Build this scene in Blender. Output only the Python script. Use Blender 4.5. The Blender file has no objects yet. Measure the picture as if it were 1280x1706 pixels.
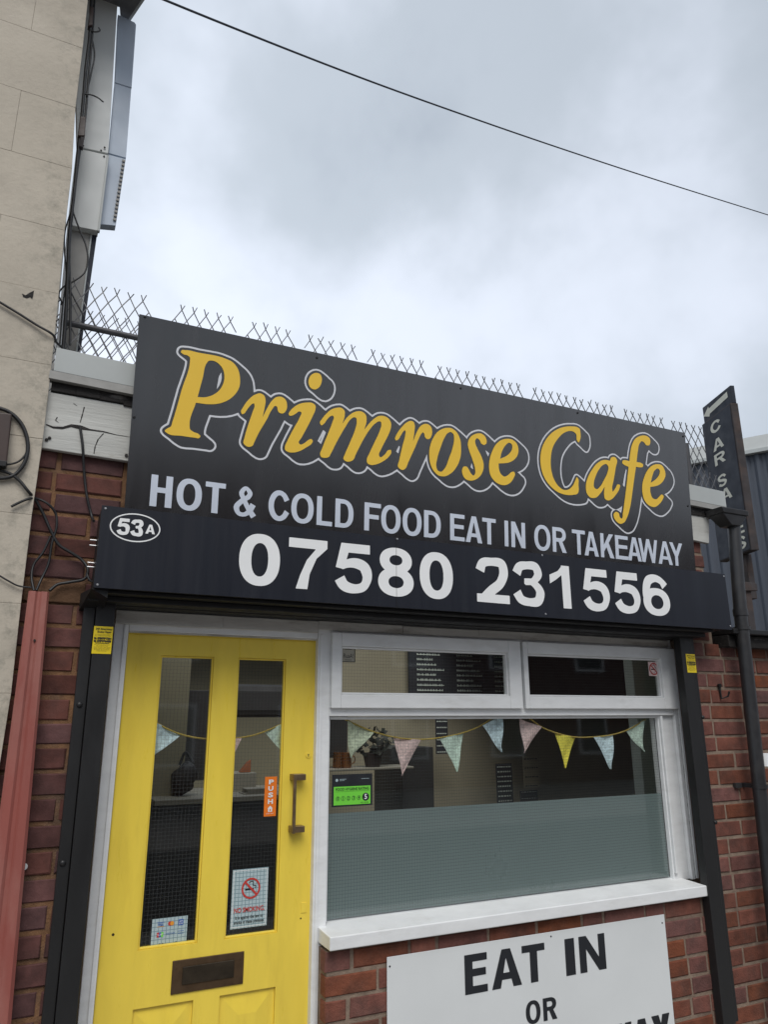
import bpy, bmesh, math, random
import numpy as np
from mathutils import Vector, Matrix
from mathutils.geometry import delaunay_2d_cdt
random.seed(7)
SC = bpy.context.scene
COL = SC.collection
# ------------------------------------------------------------------ camera
CH, CD = 1.70, 2.92                       # camera height, distance to the door plane (y = 0)
YAW, PITCH, ROLL, FPX = math.radians(25.5056), math.radians(15.7116), math.radians(-0.1659), 1211.42
W0, H0 = 1280, 1706
fwd = Vector((math.sin(YAW)*math.cos(PITCH), math.cos(YAW)*math.cos(PITCH), math.sin(PITCH)))
rt0 = Vector((math.cos(YAW), -math.sin(YAW), 0)); up0 = rt0.cross(fwd)
rt = rt0*math.cos(ROLL) + up0*math.sin(ROLL); up = -rt0*math.sin(ROLL) + up0*math.cos(ROLL)
cam = bpy.data.cameras.new('camera'); cam.sensor_fit = 'VERTICAL'; cam.sensor_height = 24
cam.lens = FPX/H0*24; cam.clip_start = .05; cam.clip_end = 800
co = bpy.data.objects.new('camera', cam); COL.objects.link(co)
co.matrix_world = Matrix(((rt.x, up.x, -fwd.x, 0), (rt.y, up.y, -fwd.y, -CD), (rt.z, up.z, -fwd.z, CH), (0, 0, 0, 1)))
SC.camera = co
# ------------------------------------------------------------------ sky, sun, exposure
w = bpy.data.worlds.new('World'); SC.world = w; w.use_nodes = True
SUN_EL, SUN_AZ = math.radians(52), math.radians(-20)     # sun stands behind the camera, a little to the left, veiled by cloud
nt = w.node_tree; nt.nodes.clear(); N = nt.nodes.new; L = nt.links.new
out = N('ShaderNodeOutputWorld'); bg = N('ShaderNodeBackground'); bg.inputs[1].default_value = .1
sky = N('ShaderNodeTexSky'); sky.sky_type = 'NISHITA'; sky.sun_disc = False; sky.sun_elevation = SUN_EL
sky.sun_rotation = math.pi + SUN_AZ; sky.air_density = 1.2; sky.dust_density = 2
tc = N('ShaderNodeTexCoord'); mp = N('ShaderNodeMapping'); mp.inputs['Location'].default_value = (4.8, 10.9, 7.4)
mp.inputs['Scale'].default_value = (1, 1, 1.15)
L(tc.outputs['Generated'], mp.inputs[0])
n1 = N('ShaderNodeTexNoise'); n1.inputs['Scale'].default_value = 1.6; n1.inputs['Detail'].default_value = 6; n1.inputs['Roughness'].default_value = .5
n1.inputs['Distortion'].default_value = .12
L(mp.outputs[0], n1.inputs['Vector'])
cr = N('ShaderNodeValToRGB'); L(n1.outputs[0], cr.inputs[0])
cr.color_ramp.interpolation = 'EASE'
e = cr.color_ramp.elements
e[0].position = .34; e[0].color = (2.9, 3.3, 3.85, 1)
e[1].position = .64; e[1].color = (6.0, 6.45, 7.3, 1)
m = e.new(.48); m.color = (4.1, 4.55, 5.1, 1)
# the cloud deck is thinner, and so brighter, towards one side
dn = N('ShaderNodeVectorMath'); dn.operation = 'DOT_PRODUCT'; dn.inputs[1].default_value = Vector((-.60, .50, -.60))
L(tc.outputs['Generated'], dn.inputs[0])
mr = N('ShaderNodeMapRange'); mr.inputs[1].default_value = -.7; mr.inputs[2].default_value = .3; mr.inputs[3].default_value = .86; mr.inputs[4].default_value = 1.16
L(dn.outputs['Value'], mr.inputs[0])
sv = N('ShaderNodeVectorMath'); sv.operation = 'SCALE'; L(cr.outputs[0], sv.inputs[0]); L(mr.outputs[0], sv.inputs['Scale'])
mx = N('ShaderNodeMix'); mx.data_type = 'RGBA'; mx.inputs[0].default_value = .93
L(sky.outputs[0], mx.inputs[6]); L(sv.outputs[0], mx.inputs[7])
L(mx.outputs[2], bg.inputs[0]); L(bg.outputs[0], out.inputs[0])
sun = bpy.data.lights.new('sun', 'SUN'); sun.energy = 1.5; sun.angle = math.radians(35); sun.color = (1, .97, .93)
so = bpy.data.objects.new('sun', sun); COL.objects.link(so)
sd = Vector((math.sin(SUN_AZ)*math.cos(SUN_EL), -math.cos(SUN_AZ)*math.cos(SUN_EL), math.sin(SUN_EL)))
so.rotation_euler = sd.to_track_quat('Z', 'Y').to_euler(); so.location = sd*20
SC.view_settings.view_transform = 'Standard'; SC.view_settings.look = 'None'
SC.view_settings.exposure = 0.56; SC.view_settings.gamma = 1; SC.view_settings.use_curve_mapping = False

# ------------------------------------------------------------------ helpers
def ray(px, py):
    return rt*((px-W0/2)/FPX) + up*(-(py-H0/2)/FPX) + fwd
C0 = Vector((0, -CD, CH))
def at(px, py, Y=0.0):                     # the point where a sight line meets the vertical plane y = Y
    d = ray(px, py); t = (Y+CD)/d.y; return C0 + d*t
def tag(o, label=None, cat=None, group=None, kind=None):
    if label: o['label'] = label
    if cat: o['category'] = cat
    if group: o['group'] = group
    if kind: o['kind'] = kind
    return o
def thing(name, label, cat, loc=(0, 0, 0), group=None):
    o = bpy.data.objects.new(name, None); o.empty_display_size = .1; COL.objects.link(o)
    o.location = loc; bpy.context.view_layer.update()
    return tag(o, label, cat, group)
def link(name, me, mat=None, parent=None):
    o = bpy.data.objects.new(name, me); COL.objects.link(o)
    if mat is not None and not me.materials: me.materials.append(mat)
    if parent is not None:
        o.parent = parent
        if parent.parent is None: o.matrix_parent_inverse = Matrix.Translation(parent.location).inverted()
    return o
def smooth(me, ang=35):
    for p in me.polygons: p.use_smooth = True
    me.set_sharp_from_angle(angle=math.radians(ang))
class MB:
    def __init__(s): s.v = []; s.f = []; s.cut = []
    def add(s, v, f):
        s.cut.append((len(s.v), len(s.f))); b = len(s.v); s.v += [tuple(p) for p in v]; s.f += [tuple(i+b for i in q) for q in f]; return s
    def box(s, x0, x1, y0, y1, z0, z1):
        return s.hexa([(x0, y0, z0), (x1, y0, z0), (x1, y0, z1), (x0, y0, z1)], [(x0, y1, z0), (x1, y1, z0), (x1, y1, z1), (x0, y1, z1)])
    def hexa(s, F, B):                     # front quad (seen from -y counter clockwise), back quad
        return s.add(list(F)+list(B), [(0, 1, 2, 3), (7, 6, 5, 4), (0, 4, 5, 1), (1, 5, 6, 2), (2, 6, 7, 3), (3, 7, 4, 0)])
    def tube(s, pts, r, n=6, close=True):
        pts = [Vector(p) for p in pts]; rr = r if isinstance(r, (list, tuple)) else [r]*len(pts)
        ref = None; V = []; F = []
        for i, p in enumerate(pts):
            d = (pts[min(i+1, len(pts)-1)] - pts[max(i-1, 0)]).normalized()
            if ref is None: ref = d.orthogonal().normalized()
            a = (ref - d*ref.dot(d)).normalized(); ref = a; b = d.cross(a)
            for k in range(n):
                t = 2*math.pi*k/n; V.append(p + (a*math.cos(t) + b*math.sin(t))*rr[i])
        for i in range(len(pts)-1):
            for k in range(n):
                F.append((i*n+k, i*n+(k+1) % n, (i+1)*n+(k+1) % n, (i+1)*n+k))
        if close: F.append(tuple(range(n))[::-1]); F.append(tuple((len(pts)-1)*n+k for k in range(n)))
        return s.add(V, F)
    def disc(s, c, nrm, r, h, n=14):       # short cylinder
        c = Vector(c); nrm = Vector(nrm).normalized(); return s.tube([c, c+nrm*h], r, n)
    def mesh(s, name='m', bevel=0, seg=2, sm=None):
        me = bpy.data.meshes.new(name); me.from_pydata(s.v, [], s.f); me.update()
        bm = bmesh.new(); bm.from_mesh(me)
        bmesh.ops.recalc_face_normals(bm, faces=bm.faces)
        if bevel: bmesh.ops.bevel(bm, geom=[e_ for e_ in bm.edges if e_.is_manifold and e_.calc_face_angle(0) > .5], offset=bevel, segments=seg, profile=.5, affect='EDGES', clamp_overlap=True)
        bm.to_mesh(me); bm.free()
        if sm: smooth(me, sm)
        return me
    def build(s, name, mat, parent=None, bevel=0, seg=2, sm=None):
        return link(name, s.mesh(name, bevel, seg, sm), mat, parent)
def each(mb, name, mat_, parent, **k):      # every added piece becomes an object of its own
    R = []; cuts = mb.cut+[(len(mb.v), len(mb.f))]
    for (v0, f0), (v1, f1) in zip(cuts, cuts[1:]):
        if v1 == v0: continue
        q = MB(); q.add(mb.v[v0:v1], [tuple(i-v0 for i in f) for f in mb.f[f0:f1]]); R.append(q.build(name, mat_, parent, **k))
    return R
def spline(pts, k=8, closed=False):        # chord-length Catmull-Rom; a third element marks a corner
    P = [Vector((p[0], p[1], 0)) if len(p) == 2 or not isinstance(p, Vector) and (len(p) == 3 and p[2] == 'C') else Vector(p) for p in pts]
    Cn = [(not isinstance(p, Vector)) and len(p) == 3 and p[2] == 'C' for p in pts]
    n = len(P); R = []
    for i in range(n if closed else n-1):
        p1, p2 = P[i], P[(i+1) % n]
        p0 = P[i-1] if (closed or i > 0) else p1
        p3 = P[(i+2) % n] if (closed or i+2 < n) else p2
        d1 = max((p2-p1).length, 1e-9); d0 = max((p1-p0).length, 1e-9); d2 = max((p3-p2).length, 1e-9)
        m1 = ((p1-p0)/d0*d1 + (p2-p1)/d1*d0)/(d0+d1)*d1 if not Cn[i] and (p1-p0).length > 1e-9 else (p2-p1)
        m2 = ((p2-p1)/d1*d2 + (p3-p2)/d2*d1)/(d1+d2)*d1 if not Cn[(i+1) % n] and (p3-p2).length > 1e-9 else (p2-p1)
        for j in range(k):
            t = j/k; R.append(p1*(2*t**3-3*t**2+1) + m1*(t**3-2*t**2+t) + p2*(-2*t**3+3*t**2) + m2*(t**3-t**2))
    if not closed: R.append(P[-1])
    return R
# signed distance of polygon on grid points (negative inside)
def psdf(X, Y, poly):
    P = np.array([(p[0], p[1]) for p in poly], float); Q = np.roll(P, -1, 0)
    d = np.full(X.shape, 1e9); ins = np.zeros(X.shape, bool)
    for (ax, ay), (bx, by) in zip(P, Q):
        ex, ey = bx-ax, by-ay; ll = ex*ex+ey*ey
        if ll < 1e-18: continue
        wx, wy = X-ax, Y-ay; t = np.clip((wx*ex+wy*ey)/ll, 0, 1)
        d = np.minimum(d, (wx-ex*t)**2 + (wy-ey*t)**2)
        if by != ay:
            c = ((ay > Y) != (by > Y)) & (X < (bx-ax)*(Y-ay)/(by-ay)+ax); ins ^= c
    d = np.sqrt(d); return np.where(ins, -d, d)
def contours(Fd, x0, y0, h, lev=0.0):      # marching squares -> closed loops
    A = Fd-lev; A = np.where(A == 0, 1e-9, A); ny, nx = A.shape; inside = A < 0
    code = inside[:-1, :-1]*1 + inside[:-1, 1:]*2 + inside[1:, 1:]*4 + inside[1:, :-1]*8
    js, is_ = np.nonzero((code > 0) & (code < 15))
    T = {1: [(3, 0)], 2: [(0, 1)], 3: [(3, 1)], 4: [(1, 2)], 5: [(3, 0), (1, 2)], 6: [(0, 2)], 7: [(3, 2)], 8: [(2, 3)], 9: [(2, 0)],
         10: [(0, 1), (2, 3)], 11: [(2, 1)], 12: [(1, 3)], 13: [(1, 0)], 14: [(0, 3)]}
    nxt = {}; pos = {}
    def key(i, j, e_):
        return {0: ('h', i, j), 1: ('v', i+1, j), 2: ('h', i, j+1), 3: ('v', i, j)}[e_]
    def pt(k):
        if k not in pos:
            t, i, j = k; a = A[j, i]; b = A[j, i+1] if t == 'h' else A[j+1, i]; f = a/(a-b)
            pos[k] = (x0+(i+(f if t == 'h' else 0))*h, y0+(j+(f if t == 'v' else 0))*h)
        return pos[k]
    for j, i in zip(js.tolist(), is_.tolist()):
        for a, b in T[int(code[j, i])]:
            ka, kb = key(i, j, a), key(i, j, b); pt(ka); pt(kb); nxt[ka] = kb
    loops = []
    while nxt:
        k0 = next(iter(nxt)); lp = []; k = k0
        while k in nxt: lp.append(pos[k]); k = nxt.pop(k)
        if len(lp) > 3: loops.append(lp)
    return loops
def simp(lp, tol):
    P = np.array(lp); n = len(P)
    def dp(a, b):
        if b-a < 2: return []
        s = P[a]; e_ = P[b] - s; l = math.hypot(*e_); Q = P[a+1:b]-s
        d = abs(Q[:, 0]*e_[1]-Q[:, 1]*e_[0])/l if l > 1e-12 else np.hypot(Q[:, 0], Q[:, 1])
        i = int(d.argmax())
        return dp(a, a+1+i)+[a+1+i]+dp(a+1+i, b) if d[i] > tol else []
    m_ = n//2; idx = [0]+dp(0, m_)+[m_]+dp(m_, n-1)
    return [tuple(P[i]) for i in idx]
def fill(loops):                           # loops (even-odd) -> verts2d, tris
    V = []; E = []
    for lp in loops:
        b = len(V); V += [Vector(p[:2]) for p in lp]; E += [(b+i, b+(i+1) % len(lp)) for i in range(len(lp))]
    r = delaunay_2d_cdt(V, E, [], 0, 1e-7); vs = np.array([tuple(v) for v in r[0]]); T = np.array([tuple(f) for f in r[2]])
    c = vs[T].mean(1); X, Y = c[:, 0], c[:, 1]; ins = np.zeros(len(T), bool)
    for lp in loops:                       # even-odd test of every triangle's centre
        P = np.array([(p[0], p[1]) for p in lp]); Q = np.roll(P, -1, 0)
        for (ax, ay), (bx, by) in zip(P, Q):
            if by != ay: ins ^= ((ay > Y) != (by > Y)) & (X < (bx-ax)*(Y-ay)/(by-ay)+ax)
    return [tuple(v) for v in vs.tolist()], [tuple(f) for f in T[ins].tolist()]
def csg(plus, minus, h, pad=3, extra=None):
    xs = [p[0] for q in plus for p in q]; ys = [p[1] for q in plus for p in q]
    x0, x1, y0, y1 = min(xs)-pad*h, max(xs)+pad*h, min(ys)-pad*h, max(ys)+pad*h
    gx = np.arange(x0, x1+h, h); gy = np.arange(y0, y1+h, h); X, Y = np.meshgrid(gx, gy)
    F = np.full(X.shape, 1e9)
    for q in plus: F = np.minimum(F, psdf(X, Y, q))
    for q in minus: F = np.maximum(F, -psdf(X, Y, q))
    return F, x0, y0

# ------------------------------------------------------------------ bold sans letters, drawn in a box of height 1 and width w
def se(cx, cy, rx, ry, n=2.25, k=56):
    R = []
    for i in range(k):
        t = 2*math.pi*i/k; c, s = math.cos(t), math.sin(t)
        R.append((cx+rx*math.copysign(abs(c)**(2/n), c), cy+ry*math.copysign(abs(s)**(2/n), s)))
    return R
def ribbon(pts, ws):                       # butt ended ribbon along a smooth path
    P = spline(pts, 10); n = len(P); Lf = []; Rg = []
    for i, p in enumerate(P):
        d = (P[min(i+1, n-1)]-P[max(i-1, 0)]).normalized(); nn = Vector((-d.y, d.x, 0))
        u = i/(n-1)*(len(ws)-1); a = int(min(u, len(ws)-2)); wd = ws[a]*(1-(u-a))+ws[a+1]*(u-a)
        Lf.append(p+nn*wd/2); Rg.append(p-nn*wd/2)
    return [(q.x, q.y) for q in Lf+Rg[::-1]]
def glyph(c, w, t, b):                     # t stem width, b bar height
    R = lambda x0, x1, y0, y1: [(x0, y0), (x1, y0), (x1, y1), (x0, y1)]
    pl = []; mi = []
    if c == 'H': pl = [R(0, t, 0, 1), R(w-t, w, 0, 1), R(t/2, w-t/2, .5-b/2+.03, .5+b/2+.03)]
    elif c == 'I': pl = [R(0, w, 0, 1)]
    elif c == 'T': pl = [R(0, w, 1-b, 1), R(w/2-t/2, w/2+t/2, 0, 1-b/2)]
    elif c == 'L': pl = [R(0, t, 0, 1), R(0, w, 0, b)]
    elif c == 'F': pl = [R(0, t, 0, 1), R(0, w, 1-b, 1), R(0, w*.88, .43, .43+b)]
    elif c == 'E': pl = [R(0, t, 0, 1), R(0, w, 1-b, 1), R(0, w*.94, .5-b/2+.03, .5+b/2+.03), R(0, w, 0, b)]
    elif c == 'N': pl = [R(0, t, 0, 1), R(w-t, w, 0, 1), [(0, 1), (t*1.08, 1), (w, 0), (w-t*1.08, 0)]]
    elif c in 'O0': pl = [se(w/2, .5, w/2, .515 if c == 'O' else .505)]; mi = [se(w/2, .5, w/2-t, .515-b)]
    elif c == 'D':
        def dd(x0, x1, y0, y1):
            m_ = x0+(x1-x0)*.38; k = []
            for i in range(25):
                a = -math.pi/2+math.pi*i/24; cc, ss = math.cos(a), math.sin(a)
                k.append((m_+(x1-m_)*abs(cc)**.85, (y0+y1)/2+(y1-y0)/2*math.copysign(abs(ss)**.85, ss)))
            return [(x0, y0)]+k+[(x0, y1)]
        pl = [dd(0, w, 0, 1)]; mi = [dd(t, w-t, b, 1-b)]
    elif c == 'C':
        P = []
        for i in range(13):
            a = math.radians(33+i*(327-33)/12); P.append((w*.5+(w*.5-t/2)*math.cos(a)*1.0, .5+(.515-b/2)*math.sin(a)))
        P[0] = (w*.93-t*.35, .69); P[-1] = (w*.95-t*.35, .325)
        pl = [ribbon(P, [t*.98, b*1.05, t, t, t, b*1.05, t*.98])]
    elif c == 'A':
        s = t*1.12; k = .5*w/1.0
        pl = [[(0, 0), (s, 0), (w/2+s*.04, .86), (w/2-s*.04, .86), (w/2, 1), (w/2-s/2, 1)],
              [(w, 0), (w-s, 0), (w/2-s*.1, .84), (w/2, 1), (w/2+s/2, 1)], [(w/2-s/2, 1), (w/2+s/2, 1), (w/2+s*.3, .75), (w/2-s*.3, .75)],
              R(w*.24, w*.76, .21, .21+b*.92)]
    elif c == 'W':
        s = t*.95; q = w/4
        for x0, x1, y0, y1 in ((0, q, 1, 0), (2*q, q, 1, 0), (2*q, 3*q, 1, 0), (w, 3*q, 1, 0)):
            a = x0-(0 if x0 == 0 else (s if x0 == w else s/2)); pl.append([(a, 1), (a+s, 1), (x1+s/2, 0), (x1-s/2, 0)])
    elif c == 'Y': pl = [R(w/2-t/2, w/2+t/2, 0, .46), [(0, 1), (t*1.15, 1), (w/2+t*.32, .5), (w/2+t/2, .40), (w/2-t/2, .40)], [(w, 1), (w-t*1.15, 1), (w/2-t*.32, .5), (w/2-t/2, .40), (w/2+t/2, .40)]]
    elif c == 'K': pl = [R(0, t, 0, 1), [(w*.97, 1), (w*.97-t*1.3, 1), (t*.8, .46), (t*.8, .20)], [(w, 0), (w-t*1.25, 0), (w*.36, .56), (w*.36+t*.75, .74)]]
    elif c == 'R':
        pl = [R(0, t, 0, 1), R(0, w*.55, 1-b, 1), R(0, w*.55, .42, .42+b), [(w, 0), (w-t*1.2, 0), (w*.42, .44), (w*.42+t, .48)]]
        o = [(w*.5+(w*.47)*abs(math.cos(a))**.9, .71+.29*math.copysign(abs(math.sin(a))**.9, math.sin(a))) for a in [math.pi*(-.5+i/24) for i in range(25)]]
        i_ = [(w*.5+(w*.47-t)*abs(math.cos(a))**.9, .71+(.29-b)*math.copysign(abs(math.sin(a))**.9, math.sin(a))) for a in [math.pi*(-.5+i/24) for i in range(25)]]
        pl.append([(t/2, .42)]+o+[(t/2, 1)]); mi = [[(t, .42+b)]+i_+[(t, 1-b)]]
    elif c == '7': pl = [[(0, 1), (w, 1), (w, 1-b*.85), (w*.72, .62), (w*.55, .30), (w*.5, 0), (w*.5-t*1.02, 0), (w*.31, .28), (w*.47, .58), (w*.70, 1-b), (0, 1-b)]]
    elif c == '1': pl = [R(w-t, w, 0, 1), [(w, 1), (w-t*.86, 1), (w*.42, .86), (0, .755), (0, .755-b*1.1), (w*.3, .65), (w-t*.95, .78), (w-t/2, .7)]]
    elif c == '5':
        pl = [[(w*.17, 1), (w*.93, 1), (w*.93, 1-b), (w*.36, 1-b), (w*.30, .64), (w*.25, .46), (w*.03, .49)],
              ribbon([(w*.17, .505), (w*.32, .575), (w*.52, .605), (w*.78, .53), (w-t/2, .33), (w*.76, .14), (w*.49, b/2-.015), (w*.23, .15), (w*.135, .275)], [b*.6, b*.9, t*.92, t, b*.95, b*.95, t*.95, t*1.0])]
    elif c == '6':
        pl = [se(w*.5, .33, w/2, .345, 2.2), ribbon([(w*.86, .735), (w*.75, .85), (w*.53, 1.015-b/2), (w*.27, .86), (t*.5, .5), (w*.20, .2)], [t*.95, b*.95, b, t, t, t*.8])]
        mi = [se(w*.515, .325, w/2-t*1.02, .345-b*.93, 2.1)]
    elif c == '8':
        pl = [se(w*.5, .735, w*.455, .275, 2.15), se(w*.5, .285, w*.5, .30, 2.15)]
        mi = [se(w*.5, .745, w*.455-t*.95, .275-b*.88, 2.1), se(w*.5, .285, w*.5-t, .30-b*.92, 2.1)]
    elif c == '3':
        pl = [ribbon([(w*.12, .715), (w*.22, .865), (w*.46, 1.012-b/2), (w*.76, .89), (w*.82-t*.0, .74), (w*.66, .575), (w*.38, .53)], [t*1.0, t*.9, b*.95, t*.9, t*.95, b*.8, b*.75]),
              ribbon([(w*.36, .55), (w*.62, .535), (w-t/2, .31), (w*.78, .125), (w*.49, b/2-.012), (w*.22, .14), (w*.105, .29)], [b*.7, b*.85, t, t*.95, b*.97, t*.9, t*1.0])]
    elif c == '2':
        pl = [R(0, w, 0, b*1.02), ribbon([(w*.115, .70), (w*.2, .865), (w*.48, 1.012-b/2), (w*.80, .88), (w-t*.55, .70), (w*.74, .47), (w*.42, .25), (w*.16, .02)], [t*1.0, t*.9, b*.97, t*.95, t, t*.93, t*.95, t*1.1])]
        mi = [R(-1, w*2, -1, 0), R(-1, 0, -1, .45)]
    elif c == '&':
        pl = [ribbon([(w*.93, .02), (w*.64, .30), (w*.42, .58), (w*.31, .77), (w*.50, .945), (w*.71, .78), (w*.60, .62)], [t*.95, t*.8, t*.75, t*.8, b*.72, t*.8, t*.75]),
              ribbon([(w*.62, .65), (w*.3, .48), (w*.10, .27), (w*.24, .08), (w*.46, .065), (w*.72, .2), (w*.88, .43)], [t*.75, t*.8, t*.9, b*.85, b*.8, t*.8, t*.95])]
    return pl, mi
def glyph_mesh(c, w, t, b, h=1/90):
    pl, mi = glyph(c, w, t, b); F, x0, y0 = csg(pl, mi, h)
    return fill([simp(l, h*.12) for l in contours(F, x0, y0, h)])
# plane frame: o origin, ux, uz axes, nrm towards the street
class Plane:
    def __init__(s, p0, uz, off=0):
        s.p0 = Vector(p0); s.uz = Vector(uz).normalized(); s.ux = Vector((1, 0, 0)); s.n = s.ux.cross(s.uz).normalized()   # points to -y
    def hit(s, px, py):
        d = ray(px, py); t = (s.p0-C0).dot(s.n)/d.dot(s.n); p = C0+d*t-s.p0
        return (p.dot(s.ux), p.dot(s.uz))
    def at(s, u, v, o=0): return s.p0+s.ux*u+s.uz*v+s.n*o
def text_row(pl, spec, org, sc, base, top, t, b, off, mb, shear=0):
    """spec: (char, left px, right px, mid py) in enlarged photo coordinates"""
    H = top-base
    for c, xl, xr, ym in spec:
        ul = pl.hit(org[0]+xl*sc, org[1]+ym*sc)[0]; ur = pl.hit(org[0]+xr*sc, org[1]+(ym)*sc)[0]
        ww = (ur-ul)/H; V, T = glyph_mesh(c, ww, t, b)
        mb.add([pl.at(ul+x*H+shear*(y-.5)*H, base+y*H, off) for x, y in V], T)
def btxt(s, size, bold=0, sx=1):           # words in Blender's built-in face, as flat verts and faces
    cu = bpy.data.curves.new('t', 'FONT'); cu.body = s; cu.size = size; cu.offset = bold; cu.resolution_u = 3
    cu.align_x = 'CENTER'; cu.align_y = 'CENTER'
    o = bpy.data.objects.new('t', cu); COL.objects.link(o); dg = bpy.context.evaluated_depsgraph_get()
    me = o.evaluated_get(dg).to_mesh(); V = [(v.co.x*sx, v.co.y) for v in me.vertices]; F = [tuple(p.vertices) for p in me.polygons]
    o.evaluated_get(dg).to_mesh_clear(); bpy.data.objects.remove(o); bpy.data.curves.remove(cu)
    return V, F

# ------------------------------------------------------------------ materials
def mat(name, col, rough=.6, var=.0, vscale=6, bump=0, bscale=60, spec=.5, metal=0, rnd=0, col2=None, c2amt=.5, c2scale=3, c2lo=.45, c2hi=.6, coat=0, stretch=(1, 1, 1), emit=None, bdist=.002):
    m_ = bpy.data.materials.new(name); m_.use_nodes = True; t = m_.node_tree; n = t.nodes; l = t.links
    p = n['Principled BSDF']; p.inputs['Roughness'].default_value = rough; p.inputs['Metallic'].default_value = metal
    p.inputs['Specular IOR Level'].default_value = spec; p.inputs['Coat Weight'].default_value = coat; p.inputs['Coat Roughness'].default_value = .08
    tcn = n.new('ShaderNodeTexCoord'); mpn = n.new('ShaderNodeMapping'); mpn.inputs['Scale'].default_value = stretch
    geo = n.new('ShaderNodeNewGeometry'); l.new(geo.outputs['Position'], mpn.inputs[0]); vec = mpn.outputs[0]
    def noise(sc, det=6, ro=.6, v=None):
        q = n.new('ShaderNodeTexNoise'); q.inputs['Scale'].default_value = sc; q.inputs['Detail'].default_value = det; q.inputs['Roughness'].default_value = ro
        l.new(v or vec, q.inputs['Vector']); return q.outputs[0]
    def rng(src, a, b, c_, d):
        q = n.new('ShaderNodeMapRange'); q.inputs[1].default_value = a; q.inputs[2].default_value = b; q.inputs[3].default_value = c_; q.inputs[4].default_value = d
        l.new(src, q.inputs[0]); return q.outputs[0]
    cur = n.new('ShaderNodeRGB'); cur.outputs[0].default_value = (*col, 1); cur = cur.outputs[0]
    if col2 is not None:
        x = n.new('ShaderNodeMix'); x.data_type = 'RGBA'; l.new(rng(noise(c2scale, 8, .65), c2lo, c2hi, 0, c2amt), x.inputs[0]); l.new(cur, x.inputs[6]); x.inputs[7].default_value = (*col2, 1); cur = x.outputs[2]
    if rnd:
        oi = n.new('ShaderNodeObjectInfo'); hs = n.new('ShaderNodeHueSaturation'); l.new(cur, hs.inputs['Color'])
        l.new(rng(oi.outputs['Random'], 0, 1, 1-rnd, 1+rnd), hs.inputs['Value'])
        w_ = n.new('ShaderNodeTexWhiteNoise'); w_.noise_dimensions = '1D'; l.new(oi.outputs['Random'], w_.inputs['W'])
        l.new(rng(w_.outputs[0], 0, 1, .75, 1.12), hs.inputs['Saturation'])
        l.new(rng(w_.outputs[0], 0, 1, .492, .512), hs.inputs['Hue']); cur = hs.outputs[0]
    if var:
        hs = n.new('ShaderNodeHueSaturation'); l.new(cur, hs.inputs['Color']); l.new(rng(noise(vscale), .3, .7, 1-var, 1+var), hs.inputs['Value']); cur = hs.outputs[0]
    l.new(cur, p.inputs['Base Color'])
    l.new(rng(noise(vscale*2.3), .3, .7, max(rough-.1, .02), min(rough+.1, 1)), p.inputs['Roughness'])
    if bump:
        bp_ = n.new('ShaderNodeBump'); bp_.inputs['Strength'].default_value = bump; bp_.inputs['Distance'].default_value = bdist
        l.new(noise(bscale, 8, .65), bp_.inputs['Height']); l.new(bp_.outputs[0], p.inputs['Normal'])
    if emit: p.inputs['Emission Color'].default_value = (*emit[:3], 1); p.inputs['Emission Strength'].default_value = emit[3]
    return m_
M = {}
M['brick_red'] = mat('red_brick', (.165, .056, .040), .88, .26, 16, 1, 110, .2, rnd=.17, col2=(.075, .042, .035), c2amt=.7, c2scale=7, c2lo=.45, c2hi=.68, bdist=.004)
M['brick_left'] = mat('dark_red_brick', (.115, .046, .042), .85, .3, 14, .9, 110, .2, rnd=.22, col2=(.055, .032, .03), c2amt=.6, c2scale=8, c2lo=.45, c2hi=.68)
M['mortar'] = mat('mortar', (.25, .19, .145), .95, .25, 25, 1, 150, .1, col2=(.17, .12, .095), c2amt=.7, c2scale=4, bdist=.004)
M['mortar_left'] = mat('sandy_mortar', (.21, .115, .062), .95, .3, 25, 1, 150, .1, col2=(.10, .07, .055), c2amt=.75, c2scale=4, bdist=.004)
M['render_brown'] = mat('brown_render', (.13, .075, .045), .95, .25, 12, 1, 90, .1, bdist=.004)
M['cream'] = mat('cream_masonry_paint', (.47, .42, .345), .8, .12, 2.2, .5, 45, .25, col2=(.25, .215, .175), c2amt=.42, c2scale=3.2, c2lo=.48, c2hi=.8, bdist=.005)
t_ = M['cream'].node_tree; n_ = t_.nodes; l_ = t_.links; p_ = n_['Principled BSDF']; src_ = p_.inputs['Base Color'].links[0].from_socket
g_ = n_.new('ShaderNodeNewGeometry'); s_ = n_.new('ShaderNodeSeparateXYZ'); l_.new(g_.outputs['Position'], s_.inputs[0])      # mould and soot along the wall's open edge
a_ = n_.new('ShaderNodeMapRange'); a_.inputs[1].default_value = -.26; a_.inputs[2].default_value = -.07; a_.inputs[3].default_value = 0; a_.inputs[4].default_value = 1; l_.new(s_.outputs['X'], a_.inputs[0])
q_ = n_.new('ShaderNodeTexNoise'); q_.inputs['Scale'].default_value = 16; q_.inputs['Detail'].default_value = 9; q_.inputs['Roughness'].default_value = .75; l_.new(g_.outputs['Position'], q_.inputs['Vector'])
b_ = n_.new('ShaderNodeMapRange'); b_.inputs[1].default_value = .48; b_.inputs[2].default_value = .74; l_.new(q_.outputs[0], b_.inputs[0])
c_ = n_.new('ShaderNodeMath'); c_.operation = 'MULTIPLY'; l_.new(a_.outputs[0], c_.inputs[0]); l_.new(b_.outputs[0], c_.inputs[1])
x_ = n_.new('ShaderNodeMix'); x_.data_type = 'RGBA'; l_.new(c_.outputs[0], x_.inputs[0]); l_.new(src_, x_.inputs[6]); x_.inputs[7].default_value = (.21, .20, .165, 1); l_.new(x_.outputs[2], p_.inputs['Base Color'])
M['cream_joint'] = mat('cream_joint', (.44, .39, .32), .9, .2, 20, .5, 60, .2)
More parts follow.
